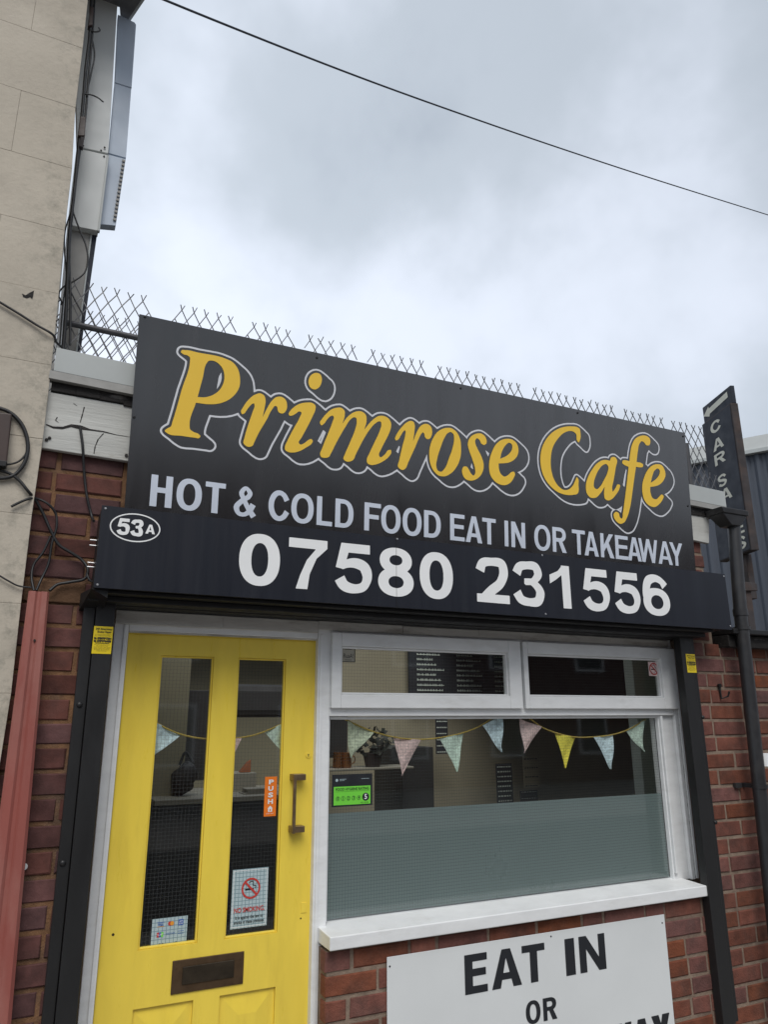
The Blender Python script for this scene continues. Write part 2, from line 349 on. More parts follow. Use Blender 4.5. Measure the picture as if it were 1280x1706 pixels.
M['white_paint'] = mat('white_gloss_paint', (.74, .75, .75), .42, .06, 7, .25, 25, .5, col2=(.50, .49, .46), c2amt=.38, c2scale=6, c2lo=.54, c2hi=.76, stretch=(1, 1, 3))
M['worn_white'] = mat('worn_white_paint', (.52, .51, .48), .6, .12, 18, .8, 70, .4, col2=(.22, .20, .17), c2amt=.65, c2scale=11, c2lo=.52, c2hi=.68, stretch=(.35, 1, 1.6))
M['timber'] = mat('weathered_white_board', (.50, .50, .47), .75, .1, 8, .9, 40, .3, col2=(.17, .13, .09), c2amt=.85, c2scale=7, c2lo=.56, c2hi=.68, stretch=(.22, 1, 1.7), bdist=.003)
M['rotten'] = mat('rotten_black_fascia', (.022, .020, .019), .8, .4, 20, 1, 60, .3, col2=(.17, .16, .15), c2amt=.7, c2scale=22, c2lo=.58, c2hi=.66, stretch=(.3, 1, 1), bdist=.006)
M['flash'] = mat('grey_metal_flashing', (.40, .42, .41), .45, .05, 5, .1, 20, .5)
M['lip'] = mat('flashing_lip', (.25, .245, .23), .6, .12, 10, .3, 40)
M['panel_black'] = mat('gloss_black_sign_panel', (.014, .013, .0135), .24, .08, 1.5, .05, 3, .8, coat=.6, col2=(.030, .029, .030), c2amt=.45, c2scale=5, c2lo=.5, c2hi=.8, stretch=(2.5, 2.5, .2))
M['panel_black'].node_tree.nodes['Principled BSDF'].inputs['Coat Roughness'].default_value = .16
M['box_navy'] = mat('blue_black_coated_steel', (.009, .0105, .017), .4, .10, 4, .05, 8, .35, col2=(.019, .022, .029), c2amt=.5, c2scale=6, c2lo=.48, c2hi=.78, stretch=(2.5, 2.5, .15))
M['dark_metal'] = mat('black_coated_steel', (.011, .011, .0115), .5, .2, 6, .1, 30, .4)
M['soffit_dark'] = mat('shutter_soffit', (.008, .008, .009), .6, .2, 6)
M['guide'] = mat('guide_rail_black', (.014, .014, .0145), .45, .18, 5, .08, 20, .45, stretch=(1, 1, .3))
M['gold'] = mat('golden_yellow_vinyl', (.84, .54, .055), .45, .03, 3, 0, 3, .4)
M['outline'] = mat('pale_outline_vinyl', (.66, .67, .70), .45, .03, 3)
M['letters'] = mat('pale_blue_white_vinyl', (.62, .67, .76), .45, .03, 3)
M['digits'] = mat('white_vinyl', (.80, .805, .80), .5, .04, 4)
M['yellow_door'] = mat('yellow_gloss_paint', (.84, .63, .075), .34, .06, 4, .22, 22, .5, col2=(.60, .41, .045), c2amt=.35, c2scale=5, c2lo=.52, c2hi=.74, coat=.15, stretch=(3, 3, .6))
M['bronze'] = mat('aged_bronze', (.12, .075, .042), .42, .25, 20, .2, 60, .5, metal=.7)
M['handle'] = mat('worn_brass_handle', (.24, .17, .10), .38, .25, 20, .2, 60, .5, metal=.8)
M['bronze_dk'] = mat('dark_bronze', (.045, .034, .022), .5, .3, 25, .3, 60, .5, metal=.6)
M['brass'] = mat('brass', (.45, .33, .10), .35, .1, 20, metal=.8)
M['red_plastic'] = mat('dusty_red_capping', (.29, .085, .068), .5, .12, 5, .15, 30, .45, col2=(.36, .17, .14), c2amt=.5, c2scale=6, stretch=(1, 1, .3))
M['pipe'] = mat('black_plastic_pipe', (.022, .022, .024), .42, .2, 9, .1, 30, .5, col2=(.06, .055, .05), c2amt=.5, c2scale=6, c2lo=.52, c2hi=.75)
M['cable'] = mat('black_cable', (.012, .012, .013), .5, .2, 10)
M['cable_grey'] = mat('overhead_cable', (.02, .024, .035), .6, .1, 10)
M['brown_box'] = mat('brown_plastic', (.048, .028, .023), .5, .15, 10, .1, 40)
M['grey_panel'] = mat('grey_coated_panel', (.56, .575, .56), .5, .05, 4, .05, 10)
M['blue_panel'] = mat('blue_grey_panel', (.42, .48, .56), .5, .06, 4, .05, 10)
M['soffit'] = mat('grey_soffit', (.13, .13, .135), .8, .35, 9, .4, 30)
M['galv'] = mat('dull_galvanised_wire', (.13, .13, .135), .5, .2, 30, metal=.4)
M['galv_dk'] = mat('dull_steel_tube', (.07, .07, .075), .55, .2, 20, metal=.4)
M['post_grey'] = mat('grey_render_post', (.30, .29, .27), .7, .12, 6)
M['sign_blue'] = mat('faded_blue_black_sign', (.014, .018, .03), .6, .2, 6, .15, 15, .3, col2=(.03, .037, .05), c2amt=.5, c2scale=5)
M['rust'] = mat('rusty_brown_steel', (.05, .044, .045), .8, .3, 10, .4, 50, .3, col2=(.09, .058, .045), c2amt=.5, c2scale=8)
M['sign_cream'] = mat('faded_cream_letter', (.66, .65, .55), .6, .06, 12)
M['cladding'] = mat('blue_grey_steel_cladding', (.06, .07, .09), .5, .15, 1.2, .1, 6, .5, stretch=(1, 1, .2))
M['black_ink'] = mat('black_vinyl', (.012, .014, .018), .5, .1, 8)
M['board_white'] = mat('white_sign_board', (.66, .68, .68), .45, .035, 2.5, .04, 6, .5)
M['sticker_yellow'] = mat('yellow_sticker', (.80, .60, .02), .4, .05, 10)
M['green'] = mat('bright_green_print', (.16, .62, .05), .5, .04, 10)
M['orange'] = mat('orange_sticker', (.80, .19, .015), .45, .04, 10)
M['red_ink'] = mat('red_print', (.50, .04, .03), .5)
M['blue_ink'] = mat('blue_print', (.03, .10, .36), .5)
M['orange_ink'] = mat('orange_print', (.75, .30, .03), .5)
M['pale_paper'] = mat('pale_blue_sticker', (.40, .50, .52), .5, .05, 10)
M['white_ink'] = mat('white_print', (.75, .76, .76), .5)
M['screw'] = mat('zinc_screw', (.45, .45, .46), .35, .1, 20, metal=.7)
M['f_green'] = mat('sage_print_cotton', (.62, .68, .52), .9, .35, 90, .3, 200, .1)
M['f_pink'] = mat('pink_print_cotton', (.82, .62, .60), .9, .3, 90, .3, 200, .1)
M['f_mint'] = mat('mint_print_cotton', (.66, .80, .70), .9, .3, 90, .3, 200, .1)
M['f_blue'] = mat('pale_blue_print_cotton', (.66, .80, .86), .9, .35, 70, .3, 200, .1)
M['f_yellow'] = mat('yellow_cotton', (.86, .76, .12), .9, .2, 90, .3, 200, .1)
M['cord'] = mat('yellow_tape', (.58, .42, .10), .8, .1, 50)
M['in_wall'] = mat('beige_interior_wall', (.28, .26, .18), .9, .06, 2)
M['in_wall2'] = mat('brown_interior_wall', (.31, .28, .20), .9, .1, 2)
M['in_dark'] = mat('dark_interior', (.03, .03, .03), .7, .2, 3)
M['in_floor'] = mat('interior_floor_tile', (.10, .08, .06), .5, .1, 5)
M['in_ceil'] = mat('interior_ceiling', (.4, .39, .34), .9, .05, 3)
M['in_pale'] = mat('pale_worktop', (.36, .34, .28), .6, .1, 5)
M['in_grey'] = mat('grey_green_pillar', (.6, .66, .6), .8, .1, 5)
M['chalk'] = mat('chalkboard', (.025, .028, .035), .8, .2, 5)
M['copper'] = mat('copper', (.55, .25, .10), .3, .1, 10, metal=.9)
M['asphalt'] = mat('asphalt', (.05, .05, .052), .9, .2, 3, .6, 80)
M['paving'] = mat('concrete_paving', (.26, .25, .235), .9, .15, 2, .4, 60)
M['roof_tile'] = mat('roof_slate', (.06, .06, .07), .8, .2, 4)
M['film'] = mat('frosted_film', (.185, .235, .237), .32, .05, 1.2, 0, 3, .6)
# film: faint woven dots
def add_grid(m_, pitch, lw, dark, axis=('x', 'z')):
    t = m_.node_tree; n = t.nodes; l = t.links; p = n['Principled BSDF']; src = p.inputs['Base Color'].links[0].from_socket
    g = n.new('ShaderNodeNewGeometry'); s = n.new('ShaderNodeSeparateXYZ'); l.new(g.outputs['Position'], s.inputs[0])
    fs = []
    for k, ax in enumerate(('X', 'Z')):
        a = n.new('ShaderNodeMath'); a.operation = 'PINGPONG'; a.inputs[1].default_value = pitch/2; l.new(s.outputs[ax], a.inputs[0])
        b = n.new('ShaderNodeMapRange'); b.inputs[1].default_value = lw*.5; b.inputs[2].default_value = lw*1.3; b.inputs[3].default_value = 1; b.inputs[4].default_value = 0
        l.new(a.outputs[0], b.inputs[0]); fs.append(b.outputs[0])
    mxx = n.new('ShaderNodeMath'); mxx.operation = 'MAXIMUM'; l.new(fs[0], mxx.inputs[0]); l.new(fs[1], mxx.inputs[1])
    x = n.new('ShaderNodeMix'); x.data_type = 'RGBA'; l.new(src, x.inputs[6]); x.inputs[7].default_value = (*dark, 1)
    l.new(mxx.outputs[0], x.inputs[0]); l.new(x.outputs[2], p.inputs['Base Color']); return m_
add_grid(M['film'], .0125, .0009, (.176, .224, .226))
add_grid(M['pale_paper'], .0135, .0012, (.16, .24, .27))
def wired_glass(name, pitch, lw, refl, wire=(.05, .055, .06)):
    m_ = bpy.data.materials.new(name); m_.use_nodes = True; t = m_.node_tree; n = t.nodes; l = t.links; n.remove(n['Principled BSDF'])
    o = n['Material Output']; tr = n.new('ShaderNodeBsdfTransparent'); tr.inputs[0].default_value = (.95, .96, .95, 1)
    gl = n.new('ShaderNodeBsdfGlossy'); gl.inputs['Roughness'].default_value = .03
    fr = n.new('ShaderNodeFresnel'); fr.inputs[0].default_value = 1.52
    sc = n.new('ShaderNodeMath'); sc.operation = 'MULTIPLY'; sc.inputs[1].default_value = refl; l.new(fr.outputs[0], sc.inputs[0])
    g0 = n.new('ShaderNodeNewGeometry'); inv = n.new('ShaderNodeMath'); inv.operation = 'SUBTRACT'; inv.inputs[0].default_value = 1; l.new(g0.outputs['Backfacing'], inv.inputs[1])
    sc2_ = n.new('ShaderNodeMath'); sc2_.operation = 'MULTIPLY'; l.new(sc.outputs[0], sc2_.inputs[0]); l.new(inv.outputs[0], sc2_.inputs[1]); sc = sc2_
    a = n.new('ShaderNodeMixShader'); l.new(sc.outputs[0], a.inputs[0]); l.new(tr.outputs[0], a.inputs[1]); l.new(gl.outputs[0], a.inputs[2])
    g = n.new('ShaderNodeNewGeometry'); s = n.new('ShaderNodeSeparateXYZ'); l.new(g.outputs['Position'], s.inputs[0]); fs = []
    nz = n.new('ShaderNodeTexNoise'); nz.inputs['Scale'].default_value = 3
    for ax in ('X', 'Z'):
        p = n.new('ShaderNodeMath'); p.operation = 'PINGPONG'; p.inputs[1].default_value = pitch/2; l.new(s.outputs[ax], p.inputs[0])
        b = n.new('ShaderNodeMapRange'); b.inputs[1].default_value = lw*.45; b.inputs[2].default_value = lw*.7; b.inputs[3].default_value = 1; b.inputs[4].default_value = 0
        l.new(p.outputs[0], b.inputs[0]); fs.append(b.outputs[0])
    mxx = n.new('ShaderNodeMath'); mxx.operation = 'MAXIMUM'; l.new(fs[0], mxx.inputs[0]); l.new(fs[1], mxx.inputs[1])
    df = n.new('ShaderNodeBsdfPrincipled'); df.inputs['Base Color'].default_value = (*wire, 1); df.inputs['Roughness'].default_value = .4
    c_ = n.new('ShaderNodeMixShader'); l.new(mxx.outputs[0], c_.inputs[0]); l.new(a.outputs[0], c_.inputs[1]); l.new(df.outputs[0], c_.inputs[2])
    l.new(c_.outputs[0], o.inputs[0]); return m_
M['glass'] = wired_glass('wired_glass', .0135, .0003, 1.5, (.07, .075, .075))
M['glass_plain'] = wired_glass('obscure_glass', .0125, .0003, 1.5, (.05, .06, .06))

# ------------------------------------------------------------------ the setting
def struct(name, mb, m_, **k): return tag(mb.build(name, m_, None, **k), kind='structure')
struct('ground', MB().box(-150, 150, -150, 150, -.6, -.16), M['paving'])
struct('road', MB().box(-60, 60, -8.5, -3.9, -.155, -.12), M['asphalt'])
kb = MB()
for i in range(-20, 21): kb.box(i*.92, i*.92+.912, -3.89, -3.76, -.14, .0)
struct('kerb', kb, M['paving'], bevel=.01)
pv = MB()
for i in range(-14, 24):
    for j in range(7): pv.box(i*.6+.3*(j % 2)-.2, i*.6+.594+.3*(j % 2)-.2, -3.75+j*.515, -3.75+j*.515+.509, -.10, random.uniform(-.002, .002))
struct('pavement', pv, M['paving'])
# the café room behind the glass
RX0, RX1, RY1, RZ1 = -.05, 3.19, 3.9, 2.52
RX2 = 6.6                                  # the room widens to the right behind the front
def wedge(mb, z0, z1): return mb.add([(RX1, .06, z0), (RX2, RY1, z0), (RX1, RY1, z0), (RX1, .06, z1), (RX2, RY1, z1), (RX1, RY1, z1)], [(0, 1, 2), (3, 5, 4), (0, 3, 4, 1), (1, 4, 5, 2), (2, 5, 3, 0)])
struct('cafe_floor', wedge(MB().box(RX0, RX1, .06, RY1, -.12, -.005), -.12, -.005), M['in_floor'])
def ringbox(z0, z1, x0, x1, y0, y1, a, b, c, d): return MB().box(x0, x1, y0, c, z0, z1).box(x0, x1, d, y1, z0, z1).box(x0, a, c, d, z0, z1).box(b, x1, c, d, z0, z1)
struct('cafe_ceiling', wedge(ringbox(RZ1, RZ1+.1, RX0, RX1, .06, RY1, .4, 3.1, .7, 3.3), RZ1, RZ1+.1), M['in_ceil'])      # with an unseen opening, added to let daylight into the room
struct('cafe_back_wall', MB().box(RX0-.1, RX2+.1, RY1+.002, RY1+.1, 0, RZ1+.1), M['in_wall'])
struct('cafe_left_wall', MB().box(RX0-.1, RX0-.002, .06, RY1, -.1, RZ1+.1), M['in_wall'])
struct('cafe_right_wall', MB().add([(RX1, .058, -.1), (RX2, RY1, -.1), (RX2+.1, RY1, -.1), (RX1+.1, .058, -.1), (RX1, .058, 2.62), (RX2, RY1, 2.62), (RX2+.1, RY1, 2.62), (RX1+.1, .058, 2.62)], [(0, 1, 2, 3), (4, 5, 6, 7), (0, 1, 5, 4), (1, 2, 6, 5), (2, 3, 7, 6), (3, 0, 4, 7)]), M['in_wall2'])
struct('cafe_roof', wedge(ringbox(2.66, 2.72, RX0-.1, RX1, .0, RY1, .4, 3.1, .7, 3.3), 2.66, 2.72), M['soffit_dark'])  # added opening repeated here so daylight reaches the one in the ceiling

# ------------------------------------------------------------------ brick wall of the café
WY = -.12
CZ = .0802
def brick_mesh(Lg, Hh, D=.05, seed=0):
    rr = random.Random(seed); j = lambda a: rr.uniform(-a, a); c = .004
    F = [(0, 0), (Lg, 0), (Lg, Hh), (0, Hh)]
    outer = [(x+j(.0018), c+j(.001), z+j(.0018)) for x, z in F]
    inner = [(x+(c if x == 0 else -c)*(1+j(.6)), j(.0012), z+(c if z == 0 else -c)*(1+j(.6))) for x, z in F]
    mids = []
    back = [(x, D, z) for x, z in F]
    V = inner+outer+back; Fc = [(0, 1, 2, 3)]
    for a in range(4):
        b = (a+1) % 4; Fc += [(a, 4+a, 4+b, b), (4+a, 8+a, 8+b, 4+b)]
    me = bpy.data.meshes.new('brick'); me.from_pydata(V, [], Fc)
    bm = bmesh.new(); bm.from_mesh(me); bmesh.ops.recalc_face_normals(bm, faces=bm.faces)
    if True:
        bm.normal_update()
        f0 = [f for f in bm.faces if abs(f.normal.y) > .9 and f.calc_center_median().y < .01]
        if f0 and f0[0].normal.y > 0: bmesh.ops.reverse_faces(bm, faces=bm.faces)
    bm.to_mesh(me); bm.free(); return me
BM = {}
def brick_meshes(Lg, Hh, m_):
    k = (round(Lg, 3), round(Hh, 3), m_.name)
    if k not in BM:
        BM[k] = []
        for s in range(4):
            me = brick_mesh(Lg, Hh, seed=hash(k[:2]) % 1000+s); me.materials.append(m_); BM[k].append(me)
    return BM[k]
wall = thing('brick_wall', 'red brick front wall of the cafe around the yellow door and the window', 'wall', (0, WY, 0))
def put_bricks(parent, x0, x1, z0, z1, zref, cz, m_, Y=WY, Lg=.227, gap=.0135, phase=0, bats=.12):
    r0 = math.floor((z0-zref)/cz); r1 = math.ceil((z1-zref)/cz); cnt = 0
    for r in range(r0, r1):
        zb = zref+r*cz+gap/2+.0005; zt = zb+cz-gap-.001
        if zt > z1+.012: zt = z1
        if zb < z0-.01: zb = z0
        if zt-zb < .02: continue
        x = x0-(Lg+gap)*(((r % 2)*.5+phase+random.uniform(-.06, .06)) % 1)
        while x < x1-.02:
            Lx = Lg if random.random() > bats else (Lg-gap)/2
            a, b = max(x, x0), min(x+Lx, x1)
            if b-a > .025:
                q = round((b-a)/.004)*.004 if not (a == x and b == x+Lx) else Lx
                me = random.choice(brick_meshes(q, zt-zb, m_))
                o = link('brick', me, None, parent); o.location = (a+random.uniform(-.001, .001), Y+random.uniform(-.0015, .0025), zb+random.uniform(-.001, .001))
                cnt += 1
            x += Lx+gap
    return cnt
def wz(z): return CH+z
X_L, X_R = -.07, 3.30                      # ends of the café front
OX0, OX1, OZ1 = .22, 3.135, wz(.40)
# mortar ground of the wall, in pieces round the opening
mo = MB(); my = WY+.006
mo.box(X_L-.2, OX0, my, .05, -.1, wz(.955))
mo.box(OX0, OX1, my, .05, OZ1, wz(.955))
mb_l = mo.build('mortar', M['mortar_left'], wall); tag(mb_l, 'sandy orange mortar of the left pier')
mo = MB(); mo.box(OX1, X_R-.006, my, .05, -.1, wz(.93)); mo.box(X_R-.006, 9.0, my, .05, -.1, wz(.35)); mo.box(1.10, OX1, my, .05, -.1, wz(-.832))
mo.build('mortar', M['mortar'], wall)
n_ = 0
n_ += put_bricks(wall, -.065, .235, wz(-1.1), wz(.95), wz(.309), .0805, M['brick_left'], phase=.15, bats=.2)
n_ += put_bricks(wall, OX1+.001, X_R, wz(.378), wz(.95), wz(.378), CZ, M['brick_red'], phase=.35)
n_ += put_bricks(wall, OX1+.001, 3.98, wz(.378-27*CZ), wz(.378), wz(.378), CZ, M['brick_red'], phase=.1, bats=.14)
n_ += put_bricks(wall, 1.095, OX1-.012, wz(.378-22*CZ), wz(.378-15*CZ), wz(.378-16*CZ), CZ, M['brick_red'], phase=.55, bats=.25)
wall['n'] = n_; del wall['n']; import sys; print('bricks', n_, file=sys.stderr)
fb = MB()                                  # the wall's further bricks, past the picture's edge, joined into one part
for r in range(27):
    z0 = wz(.378-(r+1)*CZ)+.007; x = 3.985+(.12 if r % 2 else 0)
    if r % 2: fb.box(3.987, x-.0135, WY, WY+.04, z0, z0+CZ-.014)
    while x < 8.9: fb.box(x, x+.227, WY+random.uniform(-.0015, .0015), WY+.04, z0, z0+CZ-.014); x += .2405
tag(fb.build('brick', M['brick_red'], wall), kind='stuff')
# reveal bricks of the right jamb
rv = MB()
for k in range(17):
    z = wz(.378)-k*CZ; rv.box(OX1-.002+random.uniform(-.002, .002), OX1+.02, WY+.004, -.01, z-CZ+.012, z)
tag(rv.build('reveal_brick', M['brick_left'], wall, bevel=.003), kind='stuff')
# rendered patch on left pier
a_, b_ = at(50, 940, WY), at(143, 1000, WY)
MB().box(-.055, .145, WY-.003, WY+.02, wz(.39), wz(.465)).build('render_patch', M['render_brown'], wall, bevel=.004)

# ------------------------------------------------------------------ parapet: flashing, lip, rotten fascia, weathered board
par = thing('roof_edge', 'flat roof edge with grey flashing over a weathered white board', 'roof edge', (1.6, WY, 2.9))
def quad_slab(pts, Y, th, name, m_, parent, bevel=.0015, dy=(0, 0, 0, 0)):   # TL, TR, BR, BL pixels
    P = [at(p[0], p[1], Y) for p in pts]; F = [P[3], P[2], P[1], P[0]]
    return MB().hexa(F, [p+Vector((0, th, 0)) for p in F]).build(name, m_, parent, bevel=bevel)
FY = -.165
def zz(px, py, Y): return at(px, py, Y).z
zl1, zl2, zl3 = zz(93.8, 579, FY), zz(88, 617, FY), zz(83, 632, FY)
zr1, zr2 = zz(1150, 809, FY), zz(1153, 835, FY)
xl, xr = at(91, 598, FY).x, at(1210, 833, FY).x
f = MB().hexa([(xl, FY, zl2), (xr, FY, zr2), (xr, FY, zr1), (xl, FY, zl1)], [(xl, FY+.02, zl2), (xr, FY+.02, zr2), (xr, FY+.02, zr1), (xl, FY+.02, zl1)])
f.hexa([(xl, FY+.001, zl1-.002), (xr, FY+.001, zr1-.002), (xr, FY+.001, zr1+.001), (xl, FY+.001, zl1+.001)], [(xl, .1, zl1-.002), (xr, .1, zr1-.002), (xr, .1, zr1+.001), (xl, .1, zl1+.001)])
f.build('flashing', M['flash'], par, bevel=.001)
MB().hexa([(xl-.012, FY-.012, zl3), (xr, FY-.012, zr2-.035), (xr, FY-.006, zr2-.004), (xl-.012, FY-.006, zl2-.003)],
          [(xl-.012, FY+.03, zl3), (xr, FY+.03, zr2-.035), (xr, FY+.03, zr2-.004), (xl-.012, FY+.03, zl2-.003)]).build('drip_edge', M['lip'], par, bevel=.001)
zk = zz(89, 653, FY+.02)
kk = MB(); nseg = 40
for i in range(nseg):
    x0 = xl+(xr-.1-xl)*i/nseg; x1 = xl+(xr-.1-xl)*(i+1)/nseg; j = random.uniform(-.004, .004)
    dz = -.10*i/nseg
    kk.box(x0, x1+.001, FY+.012+random.uniform(-.003, .003), FY+.10, zk+dz+j, zl3+.012+dz)
kk.build('rotten_fascia', M['rotten'], par, bevel=.002)
# weathered boards
TY = WY-.026
quad_slab([(78, 652), (240, 680), (236, 772), (68, 746)], TY, .024, 'board', M['timber'], par, .003)
quad_slab([(1120, 842), (1182.6, 862), (1182.6, 905.6), (1120, 892)], TY, .024, 'board', M['timber'], par, .003)
MB().box(.3, 3.15, TY+.002, TY+.02, wz(.97), wz(1.13)).build('board', M['timber'], par)
ck = MB()                                  # the long crack in the board
cp = [(76, 707), (88, 712), (104, 713), (118, 709), (134, 712), (150, 716), (172, 719), (192, 724), (216, 728)]
pts = [at(x, y, TY-.001) for x, y in cp]
wd = [.002, .004, .005, .006, .008, .003, .0025, .0012, .0006]
for i in range(len(pts)-1):
    a, b = pts[i], pts[i+1]
    ck.add([a+Vector((0, 0, wd[i])), a-Vector((0, 0, wd[i])), b-Vector((0, 0, wd[i+1])), b+Vector((0, 0, wd[i+1]))], [(0, 1, 2, 3)])
for q in ([(140, 678), (137, 690), (133, 704)], [(172, 722), (163, 732), (158, 744), (156, 756)], [(95, 695), (92, 700), (97, 704)], [(122, 672), (128, 676)]):
    pp = [at(x, y, TY-.001) for x, y in q]
    for a, b in zip(pp, pp[1:]): ck.add([a+Vector((.0022, 0, 0)), a-Vector((.0022, 0, 0)), b-Vector((.0012, 0, 0)), b+Vector((.0012, 0, 0))], [(0, 1, 2, 3)])
tag(ck.build('crack', M['rotten'], par), kind='stuff')
sc_ = MB()
for x, y in ((82, 730), (77, 733), (210, 759)): sc_.disc(at(x, y, TY), (0, -1, 0), .006, .004, 8)
each(sc_, 'nail', M['rotten'], par)

# ------------------------------------------------------------------ upper sign
SP = Plane((0, -.18, wz(.7445)), (0, -.06, .7695))
sg = thing('cafe_sign', 'large glossy black sign board with golden script name, leaning over the shopfront', 'sign', (1.6, -.2, wz(.7)))
c4 = [SP.hit(232, 522), SP.hit(1142, 722), SP.hit(1160, 948), SP.hit(207, 845)]
# run the lower edge on behind the shutter box
def ext(a, b, k): return (b[0]+(b[0]-a[0])*k, b[1]+(b[1]-a[1])*k)
c4[2] = ext(c4[1], c4[2], .06); c4[3] = ext(c4[0], c4[3], .06)
vt = (c4[0][1]+c4[1][1])/2; c4[0] = (c4[0][0], vt); c4[1] = (c4[1][0], vt)
mbp = MB(); F = [SP.at(*c4[3]), SP.at(*c4[2]), SP.at(*c4[1]), SP.at(*c4[0])]; mbp.hexa(F, [p-SP.n*.004 for p in F])
mbp.build('panel', M['panel_black'], sg)
bt = MB()
for v in (.1, .62):
    bt.hexa([SP.at(.3, v, -.0045), SP.at(3.08, v, -.0045), SP.at(3.08, v+.05, -.0045), SP.at(.3, v+.05, -.0045)],
            [SP.at(.3, v, -.09), SP.at(3.08, v, -.09), SP.at(3.08, v+.05, -.09), SP.at(.3, v+.05, -.09)])
each(bt, 'batten', M['dark_metal'], sg)
LET = []
def tr(org, s, outer, inner=None):
    f_ = lambda P: [SP.hit(org[0]+p.x*s, org[1]+p.y*s) for p in spline(P, 6, True)]
    LET.append((f_(outer), f_(inner) if inner else None))
C = 'C'
o1 = ((260, 560), .140625); o2 = ((390, 600), .125); o3 = ((500, 650), .140625); o4 = ((640, 680), .1171875); o5 = ((750, 700), .109375); o6 = ((885, 695), .1171875); o7 = ((970, 700), .125)
tr(*o1, [(300, 170), (345, 167), (500, 197), (820, 268), (905, 310), (965, 385), (993, 500), (983, 610), (935, 690), (850, 760), (740, 800), (620, 808), (470, 790, C), (395, 1050), (402, 1105), (440, 1135), (500, 1160), (523, 1190), (505, 1210), (460, 1205), (300, 1183), (135, 1155), (100, 1122), (130, 1095), (172, 1072), (190, 1020), (300, 640), (400, 290), (400, 258), (380, 235), (320, 215), (292, 190)],
   [(605, 312), (620, 296), (660, 291), (730, 320), (788, 390), (808, 480), (787, 580), (735, 655), (650, 708), (570, 726), (490, 722, C), (550, 500)])
tr(*o2, [(90, 690), (120, 625), (190, 530), (270, 465), (350, 445), (400, 475), (418, 540), (408, 620), (378, 765, C), (440, 640), (500, 545), (560, 495), (630, 490), (685, 530), (705, 600), (695, 665), (650, 712), (600, 700), (580, 670), (570, 622), (550, 612), (500, 665), (440, 780), (320, 985), (270, 1090), (240, 1145), (195, 1157), (150, 1140), (122, 1105), (135, 1040), (195, 835), (245, 690), (270, 600), (262, 578), (240, 585), (205, 618), (165, 670), (130, 715), (105, 720)])
tr(*o2, [(725, 722), (745, 680), (800, 625), (870, 585), (960, 567), (1040, 572), (1082, 605), (1080, 670), (1050, 740), (960, 920), (900, 1030), (862, 1105), (880, 1125), (930, 1110), (990, 1065), (1025, 1052), (1048, 1078), (1035, 1110), (960, 1165), (880, 1210), (790, 1232), (720, 1225), (678, 1195), (677, 1150), (702, 1090), (800, 900), (870, 770), (893, 695), (870, 685), (820, 715), (770, 740), (740, 742)])
tr(*o2, [(1095, 171), (1145, 188), (1168, 240), (1161, 310), (1130, 365), (1075, 392), (1022, 372), (992, 315), (997, 248), (1032, 195)])
tr(*o3, [(233, 385), (260, 340), (310, 280), (370, 230), (430, 210), (490, 212), (525, 245), (528, 300), (500, 400, C), (550, 330), (600, 285), (660, 255), (730, 255), (778, 295), (787, 360), (760, 470, C), (810, 405), (870, 345), (930, 308), (990, 307), (1050, 340), (1078, 395), (1075, 450), (1050, 520), (1000, 620), (960, 700), (935, 775), (948, 795), (1000, 765), (1050, 710), (1075, 710), (1080, 740), (1050, 790), (980, 845), (900, 880), (840, 887), (797, 865), (790, 820), (820, 750), (880, 620), (940, 490), (962, 405), (955, 375), (930, 372), (890, 395), (830, 460), (770, 550), (710, 660), (660, 760), (625, 830), (580, 848), (535, 840), (512, 812), (530, 760), (590, 620), (650, 470), (670, 370), (662, 330), (640, 322), (600, 345), (540, 430), (480, 530), (420, 640), (370, 740), (335, 795), (290, 803), (250, 793), (236, 765), (260, 690), (340, 490), (385, 370), (398, 320), (385, 303), (365, 307), (330, 335), (280, 400), (252, 418)])
tr(*o4, [(155, 435), (165, 400), (200, 335), (260, 260), (320, 205), (380, 182), (415, 195), (435, 240), (432, 320), (412, 474, C), (470, 330), (510, 265), (560, 230), (620, 228), (665, 265), (683, 330), (675, 390), (648, 435), (610, 440), (580, 410), (568, 360), (552, 345), (530, 365), (490, 440), (440, 560), (380, 690), (340, 780), (300, 862), (265, 880), (225, 865), (198, 835), (215, 740), (260, 540), (300, 380), (304, 330), (296, 315), (280, 325), (240, 385), (195, 450), (170, 460)])
tr(*o4, [(880, 282), (950, 285), (1030, 340), (1080, 440), (1095, 570), (1085, 700), (1040, 820), (960, 920), (860, 970), (780, 960), (710, 900), (660, 800), (642, 680), (650, 560), (690, 440), (770, 330)],
   [(945, 340), (985, 370), (995, 440), (975, 560), (920, 720), (860, 860), (810, 905), (765, 888), (743, 830), (755, 720), (800, 570), (860, 420), (900, 360)])
tr(*o5, [(390, 210), (460, 202), (520, 235), (555, 300), (550, 360), (515, 378), (475, 355), (445, 300), (410, 276), (385, 305), (387, 360), (420, 440), (480, 560), (512, 680), (505, 760), (460, 850), (390, 905), (310, 922), (240, 900), (192, 830), (182, 760), (205, 710), (250, 708), (285, 750), (320, 815), (360, 845), (382, 810), (380, 740), (340, 600), (290, 460), (270, 370), (285, 300), (330, 240)])
tr(*o5, [(860, 285), (940, 295), (1010, 350), (1042, 440), (1030, 530), (980, 600), (900, 645), (820, 657), (740, 660, C), (745, 740), (775, 820), (830, 860), (880, 840), (940, 790), (975, 787), (990, 820), (970, 880), (910, 960), (840, 990), (760, 980), (680, 930), (620, 850), (595, 740), (600, 620), (640, 480), (700, 370), (780, 305)],
   [(900, 345), (940, 368), (948, 420), (920, 490), (860, 545), (763, 590, C), (790, 480), (840, 390)])
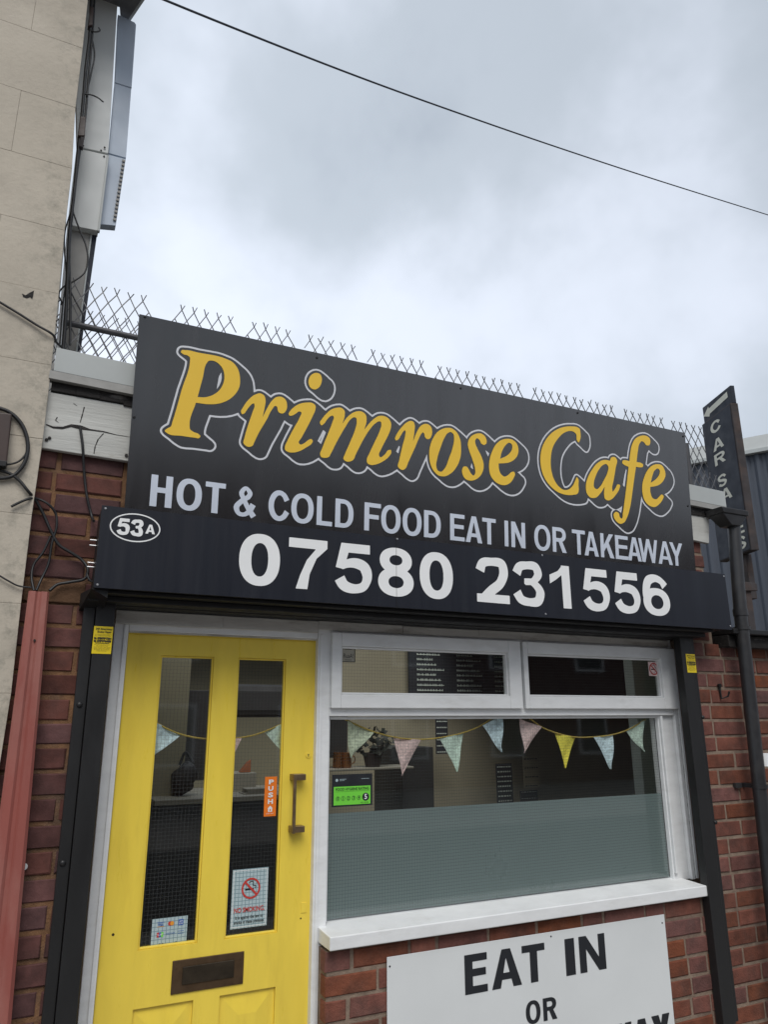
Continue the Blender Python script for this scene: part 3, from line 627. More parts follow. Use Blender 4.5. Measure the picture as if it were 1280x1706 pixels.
tr(*o6, [(580, 132), (650, 140), (690, 165), (703, 220), (695, 330), (677, 360), (655, 335), (640, 240), (600, 205), (540, 198), (460, 230), (380, 310), (310, 430), (282, 580), (290, 760), (330, 890), (400, 990), (470, 1035), (530, 1030), (590, 980), (630, 900), (652, 855), (672, 880), (675, 960), (677, 1050), (665, 1085), (600, 1105), (500, 1105), (390, 1070), (280, 985), (190, 860), (140, 700), (135, 540), (170, 400), (250, 270), (360, 180), (470, 140)])
tr(*o6, [(1080, 610), (1120, 622, C), (1145, 572), (1190, 568), (1220, 600), (1205, 720), (1175, 900), (1155, 1020), (1163, 1058), (1200, 1010), (1235, 955), (1265, 965), (1260, 1010), (1210, 1100), (1150, 1165), (1100, 1185), (1055, 1165), (1040, 1110), (1048, 990, C), (990, 1080), (920, 1145), (850, 1145), (800, 1095), (780, 990), (800, 880), (860, 760), (950, 650), (1020, 612)],
   [(1070, 668), (1098, 700), (1090, 780), (1040, 890), (980, 990), (935, 1025), (900, 1000), (895, 930), (920, 840), (970, 740), (1025, 680)])
tr(*o7, [(780, 210), (850, 208), (900, 240), (912, 290), (895, 335), (860, 335), (820, 290), (795, 282), (770, 310), (745, 420), (728, 558, C), (790, 572), (815, 592), (808, 625), (780, 630), (720, 622, C), (700, 760), (670, 980), (640, 1170), (600, 1300), (560, 1365), (510, 1382), (460, 1350), (425, 1290), (425, 1245), (455, 1222), (490, 1240), (510, 1300), (530, 1312), (545, 1240), (570, 1060), (600, 820), (622, 622, C), (570, 600), (537, 568), (545, 538), (580, 535), (632, 547, C), (645, 430), (670, 320), (715, 245)])
tr(*o7, [(990, 588), (1060, 600), (1100, 660), (1113, 740), (1090, 800), (1040, 855), (980, 880), (910, 890, C), (915, 970), (950, 1045), (990, 1055), (1030, 1020), (1065, 992), (1088, 1010), (1075, 1060), (1030, 1120), (970, 1158), (900, 1140), (840, 1080), (808, 980), (805, 860), (830, 760), (880, 660), (930, 610)],
   [(1010, 645), (1035, 665), (1035, 710), (1010, 760), (970, 800), (918, 834, C), (940, 740), (970, 670)])
gm = MB()
for o_, i_ in LET:
    V, T = fill([o_]+([i_] if i_ else [])); gm.add([SP.at(x, y, .0016) for x, y in V], T)
each(gm, 'letter', M['gold'], sg)
# pale contour round the letters and their drop shadow
h_ = .0025; pad = .10
ax = [p[0] for o_, _ in LET for p in o_]; ay = [p[1] for o_, _ in LET for p in o_]
gx = np.arange(min(ax)-pad, max(ax)+pad, h_); gy = np.arange(min(ay)-pad, max(ay)+pad, h_)
FF = np.full((len(gy), len(gx)), .2)
for o_, i_ in LET:
    x0, x1, y0, y1 = min(p[0] for p in o_)-.06, max(p[0] for p in o_)+.06, min(p[1] for p in o_)-.06, max(p[1] for p in o_)+.06
    ix = np.where((gx >= x0) & (gx <= x1))[0]; iy = np.where((gy >= y0) & (gy <= y1))[0]
    X, Y = np.meshgrid(gx[ix], gy[iy]); d = psdf(X, Y, o_)
    if i_: d = np.maximum(d, -psdf(X, Y, i_))
    sl = np.ix_(iy, ix); FF[sl] = np.minimum(FF[sl], d)
pA, pB = SP.hit(260+505*.140625, 560+1210*.140625), SP.hit(260+505*.140625+20.5, 560+1210*.140625+15)
shx, shy = .048, -.030
G = FF.copy(); steps = 20
for k in range(1, steps+1):
    dx, dy = int(round(shx*k/steps/h_)), int(round(shy*k/steps/h_))
    G = np.minimum(G, np.roll(np.roll(FF, dx, 1), dy, 0))
d0, d1 = .0105, .0182
loops = [simp(l, .0006) for l in contours(G, gx[0], gy[0], h_, d1)]+[simp(l, .0006) for l in contours(G, gx[0], gy[0], h_, d0)]
V, T = fill([l for l in loops if len(l) > 3])
tag(MB().add([SP.at(x, y, .0010) for x, y in V], T).build('name_outline', M['outline'], sg), 'pale outline following the golden letters and their shadow')
# second line
h1, h2 = ((160, 780), .234375), ((730, 840), .328125)
sp1 = [('H', 385, 542, 158), ('O', 570, 752, 186), ('T', 773, 918, 205), ('&', 983, 1135, 238)]
sp2 = [('C', 68, 213, 168), ('O', 220, 370, 188), ('L', 391, 495, 200), ('D', 514, 636, 215), ('F', 708, 818, 240), ('O', 820, 950, 259), ('O', 963, 1090, 278), ('D', 1106, 1218, 290)]
sp3 = [('E', 61, 135, 119), ('A', 140, 224, 130), ('T', 225, 294, 138), ('I', 338, 357, 149), ('N', 372, 443, 160), ('O', 489, 571, 172), ('R', 582, 652, 180),
       ('T', 682, 748, 193), ('A', 743, 815, 205), ('K', 826, 894, 212), ('E', 901, 966, 220), ('A', 963, 1033, 231), ('W', 1020, 1116, 240), ('A', 1118, 1190, 250), ('Y', 1178, 1244, 256)]
def rowz(lst, o, s):  return [SP.hit(o[0]+x*s, o[1]+y*s)[1] for x, y in lst]
tb = rowz([(358, 265), (793, 313)], (160, 780), .234375)+rowz([(373, 295), (693, 330)], (430, 800), .25)+rowz([(53, 180), (577, 240), (897, 278), (1210, 313)], (730, 840), .328125)
tt = rowz([(418, 42), (790, 92)], (160, 780), .234375)+rowz([(408, 105), (722, 147)], (430, 800), .25)+rowz([(68, 48), (587, 118), (905, 157), (1187, 196)], (730, 840), .328125)
print('row2 base', np.round(tb, 3), 'top', np.round(tt, 3))
base, top = float(np.mean(tb)), float(np.mean(tt))
tm = MB()
text_row(SP, sp1, (160, 780), .234375, base, top, .205, .165, .0014, tm, -.02)
text_row(SP, sp2, (430, 800), .25, base, top, .185, .155, .0014, tm, -.02)
text_row(SP, sp3, (730, 840), .328125, base, top, .175, .15, .0014, tm, -.02)
for o in each(tm, 'letter', M['letters'], sg): o['label'] = 'small pale blue-white capital of the second line'
scw = MB()
for x, y in ((241, 528), (223, 695), (528, 596), (768, 647), (963, 688), (1139, 727), (1147, 843)):
    u, v = SP.hit(x, y); scw.tube([SP.at(u, v, .0), SP.at(u, v, .004)], [.006, .004], 10)
each(scw, 'screw_cap', M['dark_metal'], sg)

# ------------------------------------------------------------------ roller shutter box with the telephone number
BY = -.29; bz0, bz1 = wz(.4245), wz(.7150)
bx0, bx1 = .160, 3.2405; sx = at(660.5, 960, BY).x
bx = thing('shutter_box', 'long blue-black roller shutter box carrying the white telephone number', 'shutter box', (1.7, WY, bz0))
MB().box(bx0, sx-.0012, BY, BY+.002, bz0, bz1).build('front_panel', M['box_navy'], bx)
MB().box(sx+.0012, bx1, BY, BY+.002, bz0, bz1).build('front_panel', M['box_navy'], bx)
MB().box(bx0+.002, bx1-.002, BY+.0025, WY-.001, bz0+.002, bz1-.002).build('housing', M['dark_metal'], bx, bevel=.003)
xh = at(1175.7, 1063, -.2).x
MB().box(bx0+.02, xh, -.255, -.125, bz0-.012, bz0+.001).box(bx0-.012, xh, -.205, -.121, wz(.392), bz0-.0125).box(OX0+.02, OX1-.02, -.12, -.035, wz(.388), wz(.42)).build('bottom_slat', M['soffit_dark'], bx, bevel=.003)
MB().hexa([(bx0-.004, BY+.02, bz0-.001), (bx0+.05, BY+.02, bz0-.03), (bx0+.05, BY+.02, bz0+.001), (bx0-.004, BY+.02, bz0+.001)],
          [(bx0-.03, WY-.005, bz0-.06), (bx0+.05, WY-.005, bz0-.06), (bx0+.05, WY-.005, bz0+.001), (bx0-.03, WY-.005, bz0+.001)]).build('end_bracket', M['dark_metal'], bx)
BP = Plane((0, BY, bz0), (0, 0, 1))
def bzr(lst, o, s): return [BP.hit(o[0]+x*s, o[1]+y*s)[1] for x, y in lst]
q4, q5 = ((380, 870), .3125), ((780, 910), .28125)
dt = bzr([(165, 67), (893, 138), (1110, 160), (425, 98)], *q4)+bzr([(150, 70), (350, 92), (572, 115), (755, 138), (1115, 170)], *q5)
db = bzr([(165, 343), (893, 395), (1110, 410), (390, 354), (680, 380)], *q4)+bzr([(150, 333), (370, 352), (585, 365), (765, 381), (1115, 408)], *q5)
print('digits', np.round(dt, 3), np.round(db, 3))
base, top = float(np.mean(db)), float(np.mean(dt))
dm = MB()
text_row(BP, [('0', 57, 276, 212), ('7', 325, 530, 100), ('5', 567, 770, 250), ('8', 800, 989, 265), ('0', 1022, 1199, 285)], *q4, base, top, .235, .19, .0012, dm)
text_row(BP, [('2', 50, 242, 205), ('3', 268, 450, 222), ('1', 487, 606, 240), ('5', 678, 840, 260), ('5', 864, 1021, 275), ('6', 1037, 1193, 290)], *q5, base, top, .235, .185, .0012, dm)
each(dm, 'digit', M['digits'], bx)
MB().box(sx-.0007, sx+.0007, BY-.0016, BY-.0013, bz0, bz1).build('panel_joint', M['dark_metal'], bx)
# 53A in its oval
em = MB(); cx, cz_ = [(a+b)/2 for a, b in zip(BP.hit(160+95*.2344, 780+410*.2344), BP.hit(160+456*.2344, 780+437*.2344))]
rxx = (BP.hit(160+456*.2344, 780+437*.2344)[0]-BP.hit(160+95*.2344, 780+410*.2344)[0])/2
rzz = (BP.hit(160+255*.2344, 780+320*.2344)[1]-BP.hit(160+295*.2344, 780+528*.2344)[1])/2
V, T = fill([se(cx, cz_, rxx, rzz, 2), se(cx, cz_, rxx-.0045, rzz-.0045, 2)]); em.add([BP.at(x, y, .0012) for x, y in V], T)
zt5, zb5 = BP.hit(160+195*.2344, 780+357*.2344)[1], BP.hit(160+195*.2344, 780+474*.2344)[1]
text_row(BP, [('5', 148, 240, 415), ('3', 248, 334, 425)], (160, 780), .234375, zb5, zt5, .25, .20, .0012, em)
ztA = BP.hit(160+385*.2344, 780+402*.2344)[1]; zbA = BP.hit(160+385*.2344, 780+468*.2344)[1]
text_row(BP, [('A', 350, 419, 438)], (160, 780), .234375, zbA, ztA, .25, .20, .0012, em)
tag(em.build('number_badge', M['digits'], bx), 'white oval with the house number 53A')
sm_ = MB()
for x, y in ((175.5, 847), (162, 974), (662, 898), (904, 925), (910, 1023), (1207, 960), (1218, 1043)):
    u, v = BP.hit(x, y); sm_.tube([BP.at(u, v, 0), BP.at(u, v, .0025)], [.0045, .003], 10)
each(sm_, 'screw', M['screw'], bx)
# bolts on the left end of the box
bo = MB()
for y in (900, 909, 938, 945):
    p = at(156, y, -.2); bo.disc((bx0-.022, -.2, p.z), (1, 0, 0), .003, .022, 8)
each(bo, 'bolt', M['screw'], bx)

# ------------------------------------------------------------------ shutter guide rails
GY = -.16
def rail(name, label, segs, bolts):
    t = thing(name, label, 'guide rail', (segs[0][1][0], GY, 0), 'shutter guide rails')
    for nm, (xt, xb), (wt, wb), y0, y1 in segs:
        z1, z0 = wz(.40), wz(-1.35)
        dx = (xb-xt); 
        MB().hexa([(xb, y0, z0), (xb+wb, y0, z0), (xt+wt, y0, z1), (xt, y0, z1)], [(xb, y1, z0), (xb+wb, y1, z0), (xt+wt, y1, z1), (xt, y1, z1)]).build(nm, M['guide'], t, bevel=.002)
    bb = MB()
    for x, y, yy in bolts: bb.tube([at(x, y, yy), at(x, y, yy)+Vector((0, -.004, 0)), at(x, y, yy)+Vector((0, -.007, 0))], [.010, .009, .004], 12)
    each(bb, 'bolt', M['guide'], t, sm=60); return t
x1a, x1b = at(140, 1010, GY).x, at(70, 1706, GY).x; x2a, x2b = at(160.5, 1012, GY).x, at(91.5, 1706, GY).x; x3a, x3b = at(191.5, 1022, GY).x, at(127.5, 1706, GY).x
rail('guide_rail', 'black steel shutter guide rail left of the yellow door', [('fixing_angle', (x1a, x1b), (x2a-x1a-.002, x2b-x1b-.002), GY+.012, WY-.001), ('channel', (x2a, x2b), (x3a-x2a, x3b-x2b), GY, WY+.04)], [(132, 1174, GY+.012), (104, 1438, GY+.012)])
xa, xb_ = at(1145, 1075, GY).x, at(1203, 1620, GY).x
xe = at(1160.5, 1075, GY).x; xe2 = at(1210, 1490, GY).x
rail('guide_rail', 'black steel shutter guide rail right of the cafe window', [('channel', (xe-.115, xe2-.112), (.078, .078), GY-.004, WY-.001), ('fixing_angle', (xe-.035, xe2-.032), (.034, .034), GY+.012, WY-.001)], [(1172, 1195, GY+.012), (1193, 1370, GY+.012)])

# ------------------------------------------------------------------ window and door frames
FR = -.03
def X_(px, py, Y=FR): return at(px, py, Y).x
def Z_(px, py, Y=FR): return at(px, py, Y).z
fx0 = X_(191.5, 1030); dx0, dx1 = X_(214, 1051.5), X_(529, 1063); dzt = Z_(370, 1057); 
pxl, pxr = X_(549, 1193), X_(1101.5, 1194)+.0; fxr = X_(1143, 1300); pzt, pzb = Z_(820, 1193), Z_(543, 1539)
cz1, cz0 = (Z_(551.7, 1053)+Z_(1120, 1082))/2, (Z_(548, 1180)+Z_(1123, 1181))/2
htop = wz(.392)
shop = thing('shop_window', 'white painted shop window with two top casements and a frosted lower band', 'window', (2.1, 0, wz(-.9)))
fr = MB(); BK = .05
cl, cm0, cm1, crr = X_(551, 1060), X_(862.5, 1069), X_(867, 1069), X_(1120, 1100)
fr.box(dx1+.004, pxl, FR, BK, -.0, htop)                              # post between door and window
fr.box(crr-.02, fxr-.002, FR, BK, wz(-.775), htop)                          # right jamb
fr.box(pxl, crr-.02, FR, BK, cz1-.004, htop-.001)                        # head
fr.box(pxl, crr-.02, FR, BK, pzt+.001, cz0+.004)                           # transom
fr.box(pxr, crr-.0205, FR+.02, BK, wz(-.775), pzt+.0005)
fr.build('frame', M['worn_white'] if False else M['white_paint'], shop, bevel=.003)
bd = MB()                                                              # steps and beads round the big pane
bd.box(pxl+.0005, pxl+.012, FR+.022, BK-.01, pzb, pzt).box(pxl+.0125, pxr, FR+.022, BK-.01, pzt-.012, pzt-.0005)
bd.box(pxr+.004, pxr+.018, FR+.004, FR+.03, pzb+.02, pzt-.001).box(crr+.005, crr+.02, FR-.006, FR+.002, wz(-.77), cz1)
bd.box(dx1+.012, dx1+.024, FR-.005, FR+.001, .05, htop-.06)
bd.build('bead', M['white_paint'], shop, bevel=.002)
# peeling drip moulding above
hd = MB(); 
for i in range(5):
    x0 = dx1+(fxr-.03-dx1)*i/5; x1 = dx1+(fxr-.03-dx1)*(i+1)/5
    hd.box(x0+.0005, x1, FR-.012+random.uniform(-.002, .002), FR-.0005, cz1+.010+random.uniform(-.0015, .0015), htop-.004-random.uniform(0, .004))
hd.build('head_moulding', M['worn_white'], shop, bevel=.0015)
pe = MB(); zz_ = wz(-.76)
while zz_ < htop-.03:
    hh2 = random.uniform(.006, .035); ww2 = random.uniform(.001, .007); pe.box(fxr-.003, fxr+ww2, FR+.0005, FR+.004, zz_, zz_+hh2); zz_ += hh2+random.uniform(.0, .03)
tag(pe.build('peeling_paint', M['worn_white'], shop), kind='stuff')
CY = FR-.022
def casement(x0, x1, g):
    t = MB(); gx0, gx1, gz0, gz1 = g
    t.box(x0, gx0, CY, FR+.02, cz0, cz1).box(gx1, x1, CY, FR+.02, cz0, cz1).box(gx0, gx1, CY, FR+.02, cz0, gz0).box(gx0, gx1, CY, FR+.02, gz1, cz1)
    o = t.build('casement', M['white_paint'], shop, bevel=.003)
    b = MB(); e_ = .009
    b.box(gx0+.0005, gx0+e_, CY+.012, FR+.018, gz0, gz1).box(gx1-e_, gx1-.0005, CY+.012, FR+.018, gz0, gz1).box(gx0+e_, gx1-e_, CY+.012, FR+.018, gz0+.0005, gz0+e_).box(gx0+e_, gx1-e_, CY+.012, FR+.018, gz1-e_, gz1-.0005)
    b.build('glazing_bead', M['white_paint'], o, bevel=.002)
    MB().box(gx0+.001, gx1-.001, FR+.006, FR+.011, gz0+.001, gz1-.001).build('pane', M['glass'], o)
    return o
gz0, gz1 = Z_(569, 1157, CY), Z_(569, 1076, CY)
casement(cl, cm0, (X_(569, 1110, CY), X_(850, 1130, CY), gz0, gz1)); casement(cm1, crr, (X_(881, 1110, CY), X_(1106, 1140, CY), gz0, gz1))
PY = .012
pane = MB().box(pxl+.001, pxr-.001, PY, PY+.005, pzb, pzt-.001).build('pane', M['glass_plain'], shop)
fz = (Z_(547, 1357, PY-.004)+Z_(1113, 1321, PY-.004))/2
MB().box(pxl+.0125, pxr-.002, PY+.0065, PY+.0085, pzb+.001, fz).build('frosted_film', M['film'], shop)
SY = -.155
zs1 = (Z_(549.7, 1562.7, SY)+Z_(1179, 1475, SY))/2; zs0 = (Z_(558, 1585, SY)+Z_(1179, 1493, SY))/2
sxl, sxr = X_(550, 1565, SY), X_(1179, 1478, SY); print('sill', sxl, sxr, zs0-CH, zs1-CH, 'pane bottom', pzb-CH)
zsb = pzb-.004
MB().hexa([(sxl, SY, zs0), (sxr, SY, zs0), (sxr, SY, zs1), (sxl, SY, zs1)], [(sxl, BK, zs0), (sxr, BK, zs0), (sxr, BK, zsb), (sxl, BK, zsb)]).build('sill', M['white_paint'], shop, bevel=.004, seg=3)
# hygiene rating card etc. come later

door = thing('door', 'bright yellow cafe door with two tall narrow glass panes', 'door', ((dx0+dx1)/2, 0, 0))
DY = 0.0
def xd(px, py): return at(px, py, DY).x
def zd(px, py): return at(px, py, DY).z
p1 = ((xd(268.5, 1092)+xd(228, 1584))/2, (xd(358.7, 1094)+xd(326, 1575))/2); p2 = ((xd(398, 1096)+xd(372, 1568.5))/2, (xd(479, 1098)+xd(459.5, 1554.5))/2)
gzt = zd(370, 1095); gzb = (zd(228, 1584)+zd(459.5, 1554.5))/2
xa, xb = dx0+.004, xd(529, 1063)-.002; zt = zd(370, 1058)-.003; BKd = .042
lf = MB()
lf.box(xa, p1[0], DY, BKd, .02, zt).box(p1[1], p2[0], DY, BKd, gzb, zt).box(p2[1], xb, DY, BKd, .02, zt)
lf.box(p1[0], p1[1], DY, BKd, gzt, zt).box(p2[0], p2[1], DY, BKd, gzt, zt)
# lower part with recessed panels
lp = (xd(218.8, 1684), xd(321.8, 1666)); rp = (xd(365.8, 1658.8), xd(458.8, 1643)); pz = (zd(270, 1675)+zd(412, 1651))/2
pzl = .35
lf.box(p1[0], p2[1], DY, BKd, pz, gzb).box(p1[0], p2[1], DY, BKd, .02, pzl)
for a, b in ((p1[0], lp[0]), (lp[1], rp[0]), (rp[1], p2[1])):
    if b > a+.001: lf.box(a, b, DY, BKd, pzl, pz)
lf.build('leaf', M['yellow_door'], door)
for a, b in (lp, rp):
    t = MB(); t.box(a+.0005, b-.0005, DY+.010, DY+.03, pzl, pz); t.build('panel_ground', M['yellow_door'], door)
    i1, i2 = .035, .07
    A = [(a+.012, pzl+.012), (b-.012, pzl+.012), (b-.012, pz-.012), (a+.012, pz-.012)]; B = [(a+i2, pzl+i2), (b-i2, pzl+i2), (b-i2, pz-i2), (a+i2, pz-i2)]
    t = MB(); t.add([(x, DY+.0098, z) for x, z in A]+[(x, DY+.001, z) for x, z in B], [(0, 1, 5, 4), (1, 2, 6, 5), (2, 3, 7, 6), (3, 0, 4, 7), (4, 5, 6, 7)])
    t.build('raised_panel', M['yellow_door'], door)
for a, b in (p1, p2):
    t = MB(); e_ = .007
    t.box(a+.0003, a+e_, DY+.006, DY+.02, gzb, gzt).box(b-e_, b-.0003, DY+.006, DY+.02, gzb, gzt).box(a+e_, b-e_, DY+.006, DY+.02, gzb+.0003, gzb+e_).box(a+e_, b-e_, DY+.006, DY+.02, gzt-e_, gzt-.0003)
    t.build('glazing_bead', M['yellow_door'], door, bevel=.0015)
    MB().box(a+.001, b-.001, DY+.021, DY+.026, gzb+.001, gzt-.001).build('pane', M['glass'], door)
# letter plate
lx0, lx1 = (xd(287.5, 1600)+xd(283, 1657.5))/2, (xd(406.7, 1584.5)+xd(404, 1638))/2; lz1, lz0 = (zd(287.5, 1600)+zd(406.7, 1584.5))/2, (zd(283, 1657.5)+zd(404, 1638))/2
pl_ = MB().box(lx0, lx1, DY-.005, DY-.0005, lz0, lz1).build('letter_plate', M['bronze'], door, bevel=.002)
MB().box(lx0+.036, lx1-.036, DY-.009, DY-.0052, lz0+.026, lz1-.022).build('flap', M['bronze_dk'], pl_, bevel=.002)
t = MB()
for x in (lx0+.012, lx1-.012): t.disc((x, DY-.0052, (lz0+lz1)/2+.03), (0, -1, 0), .004, .002, 10)
each(t, 'screw', M['bronze'], pl_)
# pull handle
hx = at(490.5, 1340, DY-.05); zt_, zb_ = at(491, 1290, DY-.05).z, at(489, 1389, DY-.05).z
fx = at(501, 1297, DY).x
h = MB().box(hx.x-.006, hx.x+.006, DY-.054, DY-.042, zb_, zt_)
h.box(hx.x-.006, fx+.008, DY-.0415, DY-.0005, zt_-.024, zt_-.001).box(hx.x-.006, fx+.008, DY-.0415, DY-.0005, zb_+.001, zb_+.024)
h.build('handle', M['handle'], door, bevel=.002)
kx = at(513.5, 1258, DY)
t = MB().disc((kx.x, DY-.0003, kx.z), (0, -1, 0), .0105, .003, 20); t.build('keyhole_plate', M['yellow_door'], door, sm=40)
MB().disc((kx.x, DY-.0035, kx.z+.002), (0, -1, 0), .0026, .0006, 10).box(kx.x-.0013, kx.x+.0013, DY-.0042, DY-.0034, kx.z-.006, kx.z+.001).build('keyhole', M['black_ink'], door)
for (px, py, rr) in ((188, 1557, .0045), (303, 1094.5, .0), (501, 1530, .003)):
    if rr: p = at(px, py, DY); MB().disc((p.x, DY-.0002, p.z), (0, -1, 0), rr, .0008, 8).build('chip', M['bronze_dk'], door)
p = at(506, 1512, DY); MB().box(p.x-.011, p.x+.011, DY-.0022, DY-.0003, p.z-.018, p.z+.018).build('filler_patch', M['yellow_door'], door, bevel=.001)
# door frame
df = thing('door_frame', 'white painted frame round the yellow door, worn along its head', 'door frame', ((dx0+dx1)/2, 0, 0))
t = MB().hexa([(fx0+.008, FR, 0), (dx0, FR, 0), (dx0, FR, htop), (fx0, FR, htop)], [(fx0+.008, BK, 0), (dx0, BK, 0), (dx0, BK, htop), (fx0, BK, htop)])
t.build('jamb', M['white_paint'], df, bevel=.003)
MB().box(dx0-.018, dx0-.008, FR-.006, FR-.0005, 0, dzt+.02).build('bead', M['white_paint'], df, bevel=.002)
MB().box(dx0+.0005, dx1+.003, FR, BK, dzt, htop-.001).build('head', M['white_paint'], df, bevel=.003)
MB().box(dx0+.004, dx1+.001, FR+.006, DY-.0005, dzt-.006, dzt-.0005).build('stop', M['worn_white'], df)
hd = MB()
for i in range(2):
    x0 = fx0+(dx1-fx0)*i/2; x1 = fx0+(dx1-fx0)*(i+1)/2
    hd.box(x0+.0005, x1, FR-.012+random.uniform(-.002, .002), FR-.0005, dzt+.022+random.uniform(-.002, .002), htop-.004-random.uniform(0, .005))
hd.build('head_moulding', M['worn_white'], df, bevel=.0015)

# ------------------------------------------------------------------ printed sheets and stickers
def sheet(name, label, cat, pts, Y, th, m_, bevel=0, toward=-1, group=None):
    P = [at(x, y, Y) for x, y in pts]; xs = ((P[0].x+P[3].x)/2, (P[1].x+P[2].x)/2); zs = ((P[2].z+P[3].z)/2, (P[0].z+P[1].z)/2)
    c = Vector(((xs[0]+xs[1])/2, Y, (zs[0]+zs[1])/2)); t = thing(name, label, cat, c, group)
    MB().box(xs[0], xs[1], Y, Y+th, zs[0], zs[1]).build('sheet', m_, t, bevel=bevel)
    t['_x'] = 0; del t['_x']
    return t, xs, zs
class Print:
    def __init__(s, xs, zs, Y): s.xs, s.zs, s.Y = xs, zs, Y; s.W = xs[1]-xs[0]; s.H = zs[1]-zs[0]; s.mb = {}
    def m(s, k): return s.mb.setdefault(k, MB())
    def P(s, u, v, o=.0008): return (s.xs[0]+u*s.W, s.Y-o, s.zs[0]+v*s.H)
    def rect(s, k, u0, v0, u1, v1, o=.0008): s.m(k).add([s.P(u0, v0, o), s.P(u1, v0, o), s.P(u1, v1, o), s.P(u0, v1, o)], [(0, 1, 2, 3)])
    def loops(s, k, lps, o=.0012):
        V, T = fill(lps); s.m(k).add([(x, s.Y-o, z) for x, z in V], T)
    def ring(s, k, u, v, r, r2=0, o=.0012):
        x, _, z = s.P(u, v); s.loops(k, [se(x, z, r, r, 2, 32)]+([se(x, z, r2, r2, 2, 32)] if r2 else []), o)
    def text(s, k, body, u, v, hh, sx=1, bold=0, o=.0014, rot=0, maxw=None):
        V, F = btxt(body, hh*s.H*1.38, bold)
        if maxw and V:
            ww = max(x for x, _ in V)-min(x for x, _ in V); sx = maxw*s.W/ww
        x, _, z = s.P(u, v); s.m(k).add([(x+a*sx, s.Y-o, z+b) for a, b in V], F)
    def done(s, parent, names=None):
        for k, mb in s.mb.items(): tag(mb.build('print', M[k], parent), kind='stuff')
def nosmoke(pr, u, v, R, o=.0012):
    x, _, z = pr.P(u, v); b = .82
    pr.loops('black_ink', [[(x-R*.62, z-R*.16), (x+R*.32, z-R*.16), (x+R*.32, z+R*.0), (x-R*.62, z+R*.0)]], o)
    q = ribbon([(x+R*.45, z-R*.05), (x+R*.5, z+R*.2), (x+R*.2, z+R*.32), (x+R*.25, z+R*.58), (x, z+R*.66), (x-R*.22, z+R*.52)], [R*.07, R*.07])
    pr.loops('black_ink', [[p_ for p_ in q]], o+.0003)
    pr.ring('red_ink', u, v, R, R*b, o+.0006)
    pr.loops('red_ink', [[(x-R*.68, z+R*.54), (x-R*.54, z+R*.68), (x+R*.68, z-R*.54), (x+R*.54, z-R*.68)]], o+.0008)
SYk = DY+.0195
t, xs, zs = sheet('no_smoking_sign', 'pale no smoking notice at the foot of the right-hand door pane', 'sign', [(388, 1449), (448, 1444.6), (443.5, 1541), (383, 1549)], SYk, .001, M['pale_paper'])
pr = Print(xs, zs, SYk); e_ = .03
for a in ((0.03, .02, .97, .03), (.03, .97, .97, .98), (.03, .03, .045, .97), (.955, .03, .97, .97)): pr.rect('white_ink', *a)
nosmoke(pr, .52, .66, .036); pr.text('red_ink', 'NO SMOKING.', .5, .30, .085, maxw=.84, bold=.0004)
pr.text('black_ink', 'It is against the law to', .5, .18, .055, maxw=.76, bold=.0002); pr.text('black_ink', 'smoke in these premises', .5, .10, .055, maxw=.82, bold=.0002); pr.done(t)
t, xs, zs = sheet('push_sticker', 'orange push sticker on the right-hand door pane', 'sticker', [(442, 1294), (462, 1294), (459, 1360), (439, 1360)], SYk, .001, M['orange'])
pr = Print(xs, zs, SYk)
for i, c in enumerate('PUSH'): pr.text('white_ink', c, .5, .86-i*.165, .115, maxw=.42, bold=.0009)
hx_, _, hz_ = pr.P(.5, .17); r_ = pr.W*.17
pr.loops('white_ink', [[(hx_-r_, hz_-r_), (hx_+r_, hz_-r_), (hx_+r_, hz_+r_*.5), (hx_+r_*1.25, hz_+r_*.5), (hx_, hz_+r_*1.7), (hx_-r_*1.25, hz_+r_*.5), (hx_-r_, hz_+r_*.5)], [(hx_-r_*.3, hz_-r_*.7), (hx_+r_*.3, hz_-r_*.7), (hx_+r_*.3, hz_+r_*.2), (hx_-r_*.3, hz_+r_*.2)]])
pr.text('white_ink', 'JUST EAT', .5, .07, .028, maxw=.62); pr.done(t)
t, xs, zs = sheet('card_payment_sticker', 'pale sticker of bank card logos low on the left-hand door pane', 'sticker', [(253.8, 1532), (312, 1525), (310.5, 1575), (250, 1582)], SYk, .001, M['pale_paper'])
pr = Print(xs, zs, SYk)
pr.rect('blue_ink', .14, .86, .34, .88); pr.text('blue_ink', 'VISA', .24, .79, .09, maxw=.16, bold=.0003); pr.rect('orange_ink', .14, .72, .34, .735)
pr.ring('red_ink', .50, .80, .0068); pr.ring('orange_ink', .56, .80, .0068, o=.0015)
pr.rect('blue_ink', .74, .70, .88, .90); pr.text('white_ink', 'AM', .81, .835, .06, maxw=.1, o=.0016); pr.text('white_ink', 'EX', .81, .76, .06, maxw=.1, o=.0016)
pr.rect('red_ink', .15, .38, .21, .54); pr.rect('blue_ink', .21, .38, .27, .54); pr.rect('green', .27, .38, .33, .54); pr.text('white_ink', 'UP', .24, .46, .07, maxw=.14, o=.0016)
pr.text('blue_ink', 'DISCOVER', .53, .46, .06, maxw=.24); pr.rect('blue_ink', .74, .50, .9, .515); pr.rect('blue_ink', .74, .42, .9, .435)
pr.text('black_ink', 'G Pay', .32, .13, .08, maxw=.22, bold=.0002); pr.text('black_ink', 'Pay', .74, .13, .08, maxw=.12, bold=.0002); pr.ring('black_ink', .645, .125, .0028); pr.done(t)
SYw = PY-.003
t, xs, zs = sheet('hygiene_rating_sticker', 'black and green food hygiene rating sticker inside the lower left pane', 'sticker', [(553.5, 1290.3), (621, 1288.8), (620, 1341), (553, 1345)], SYw, .001, M['black_ink'])
pr = Print(xs, zs, SYw); pr.rect('green', .04, .05, .95, .62)
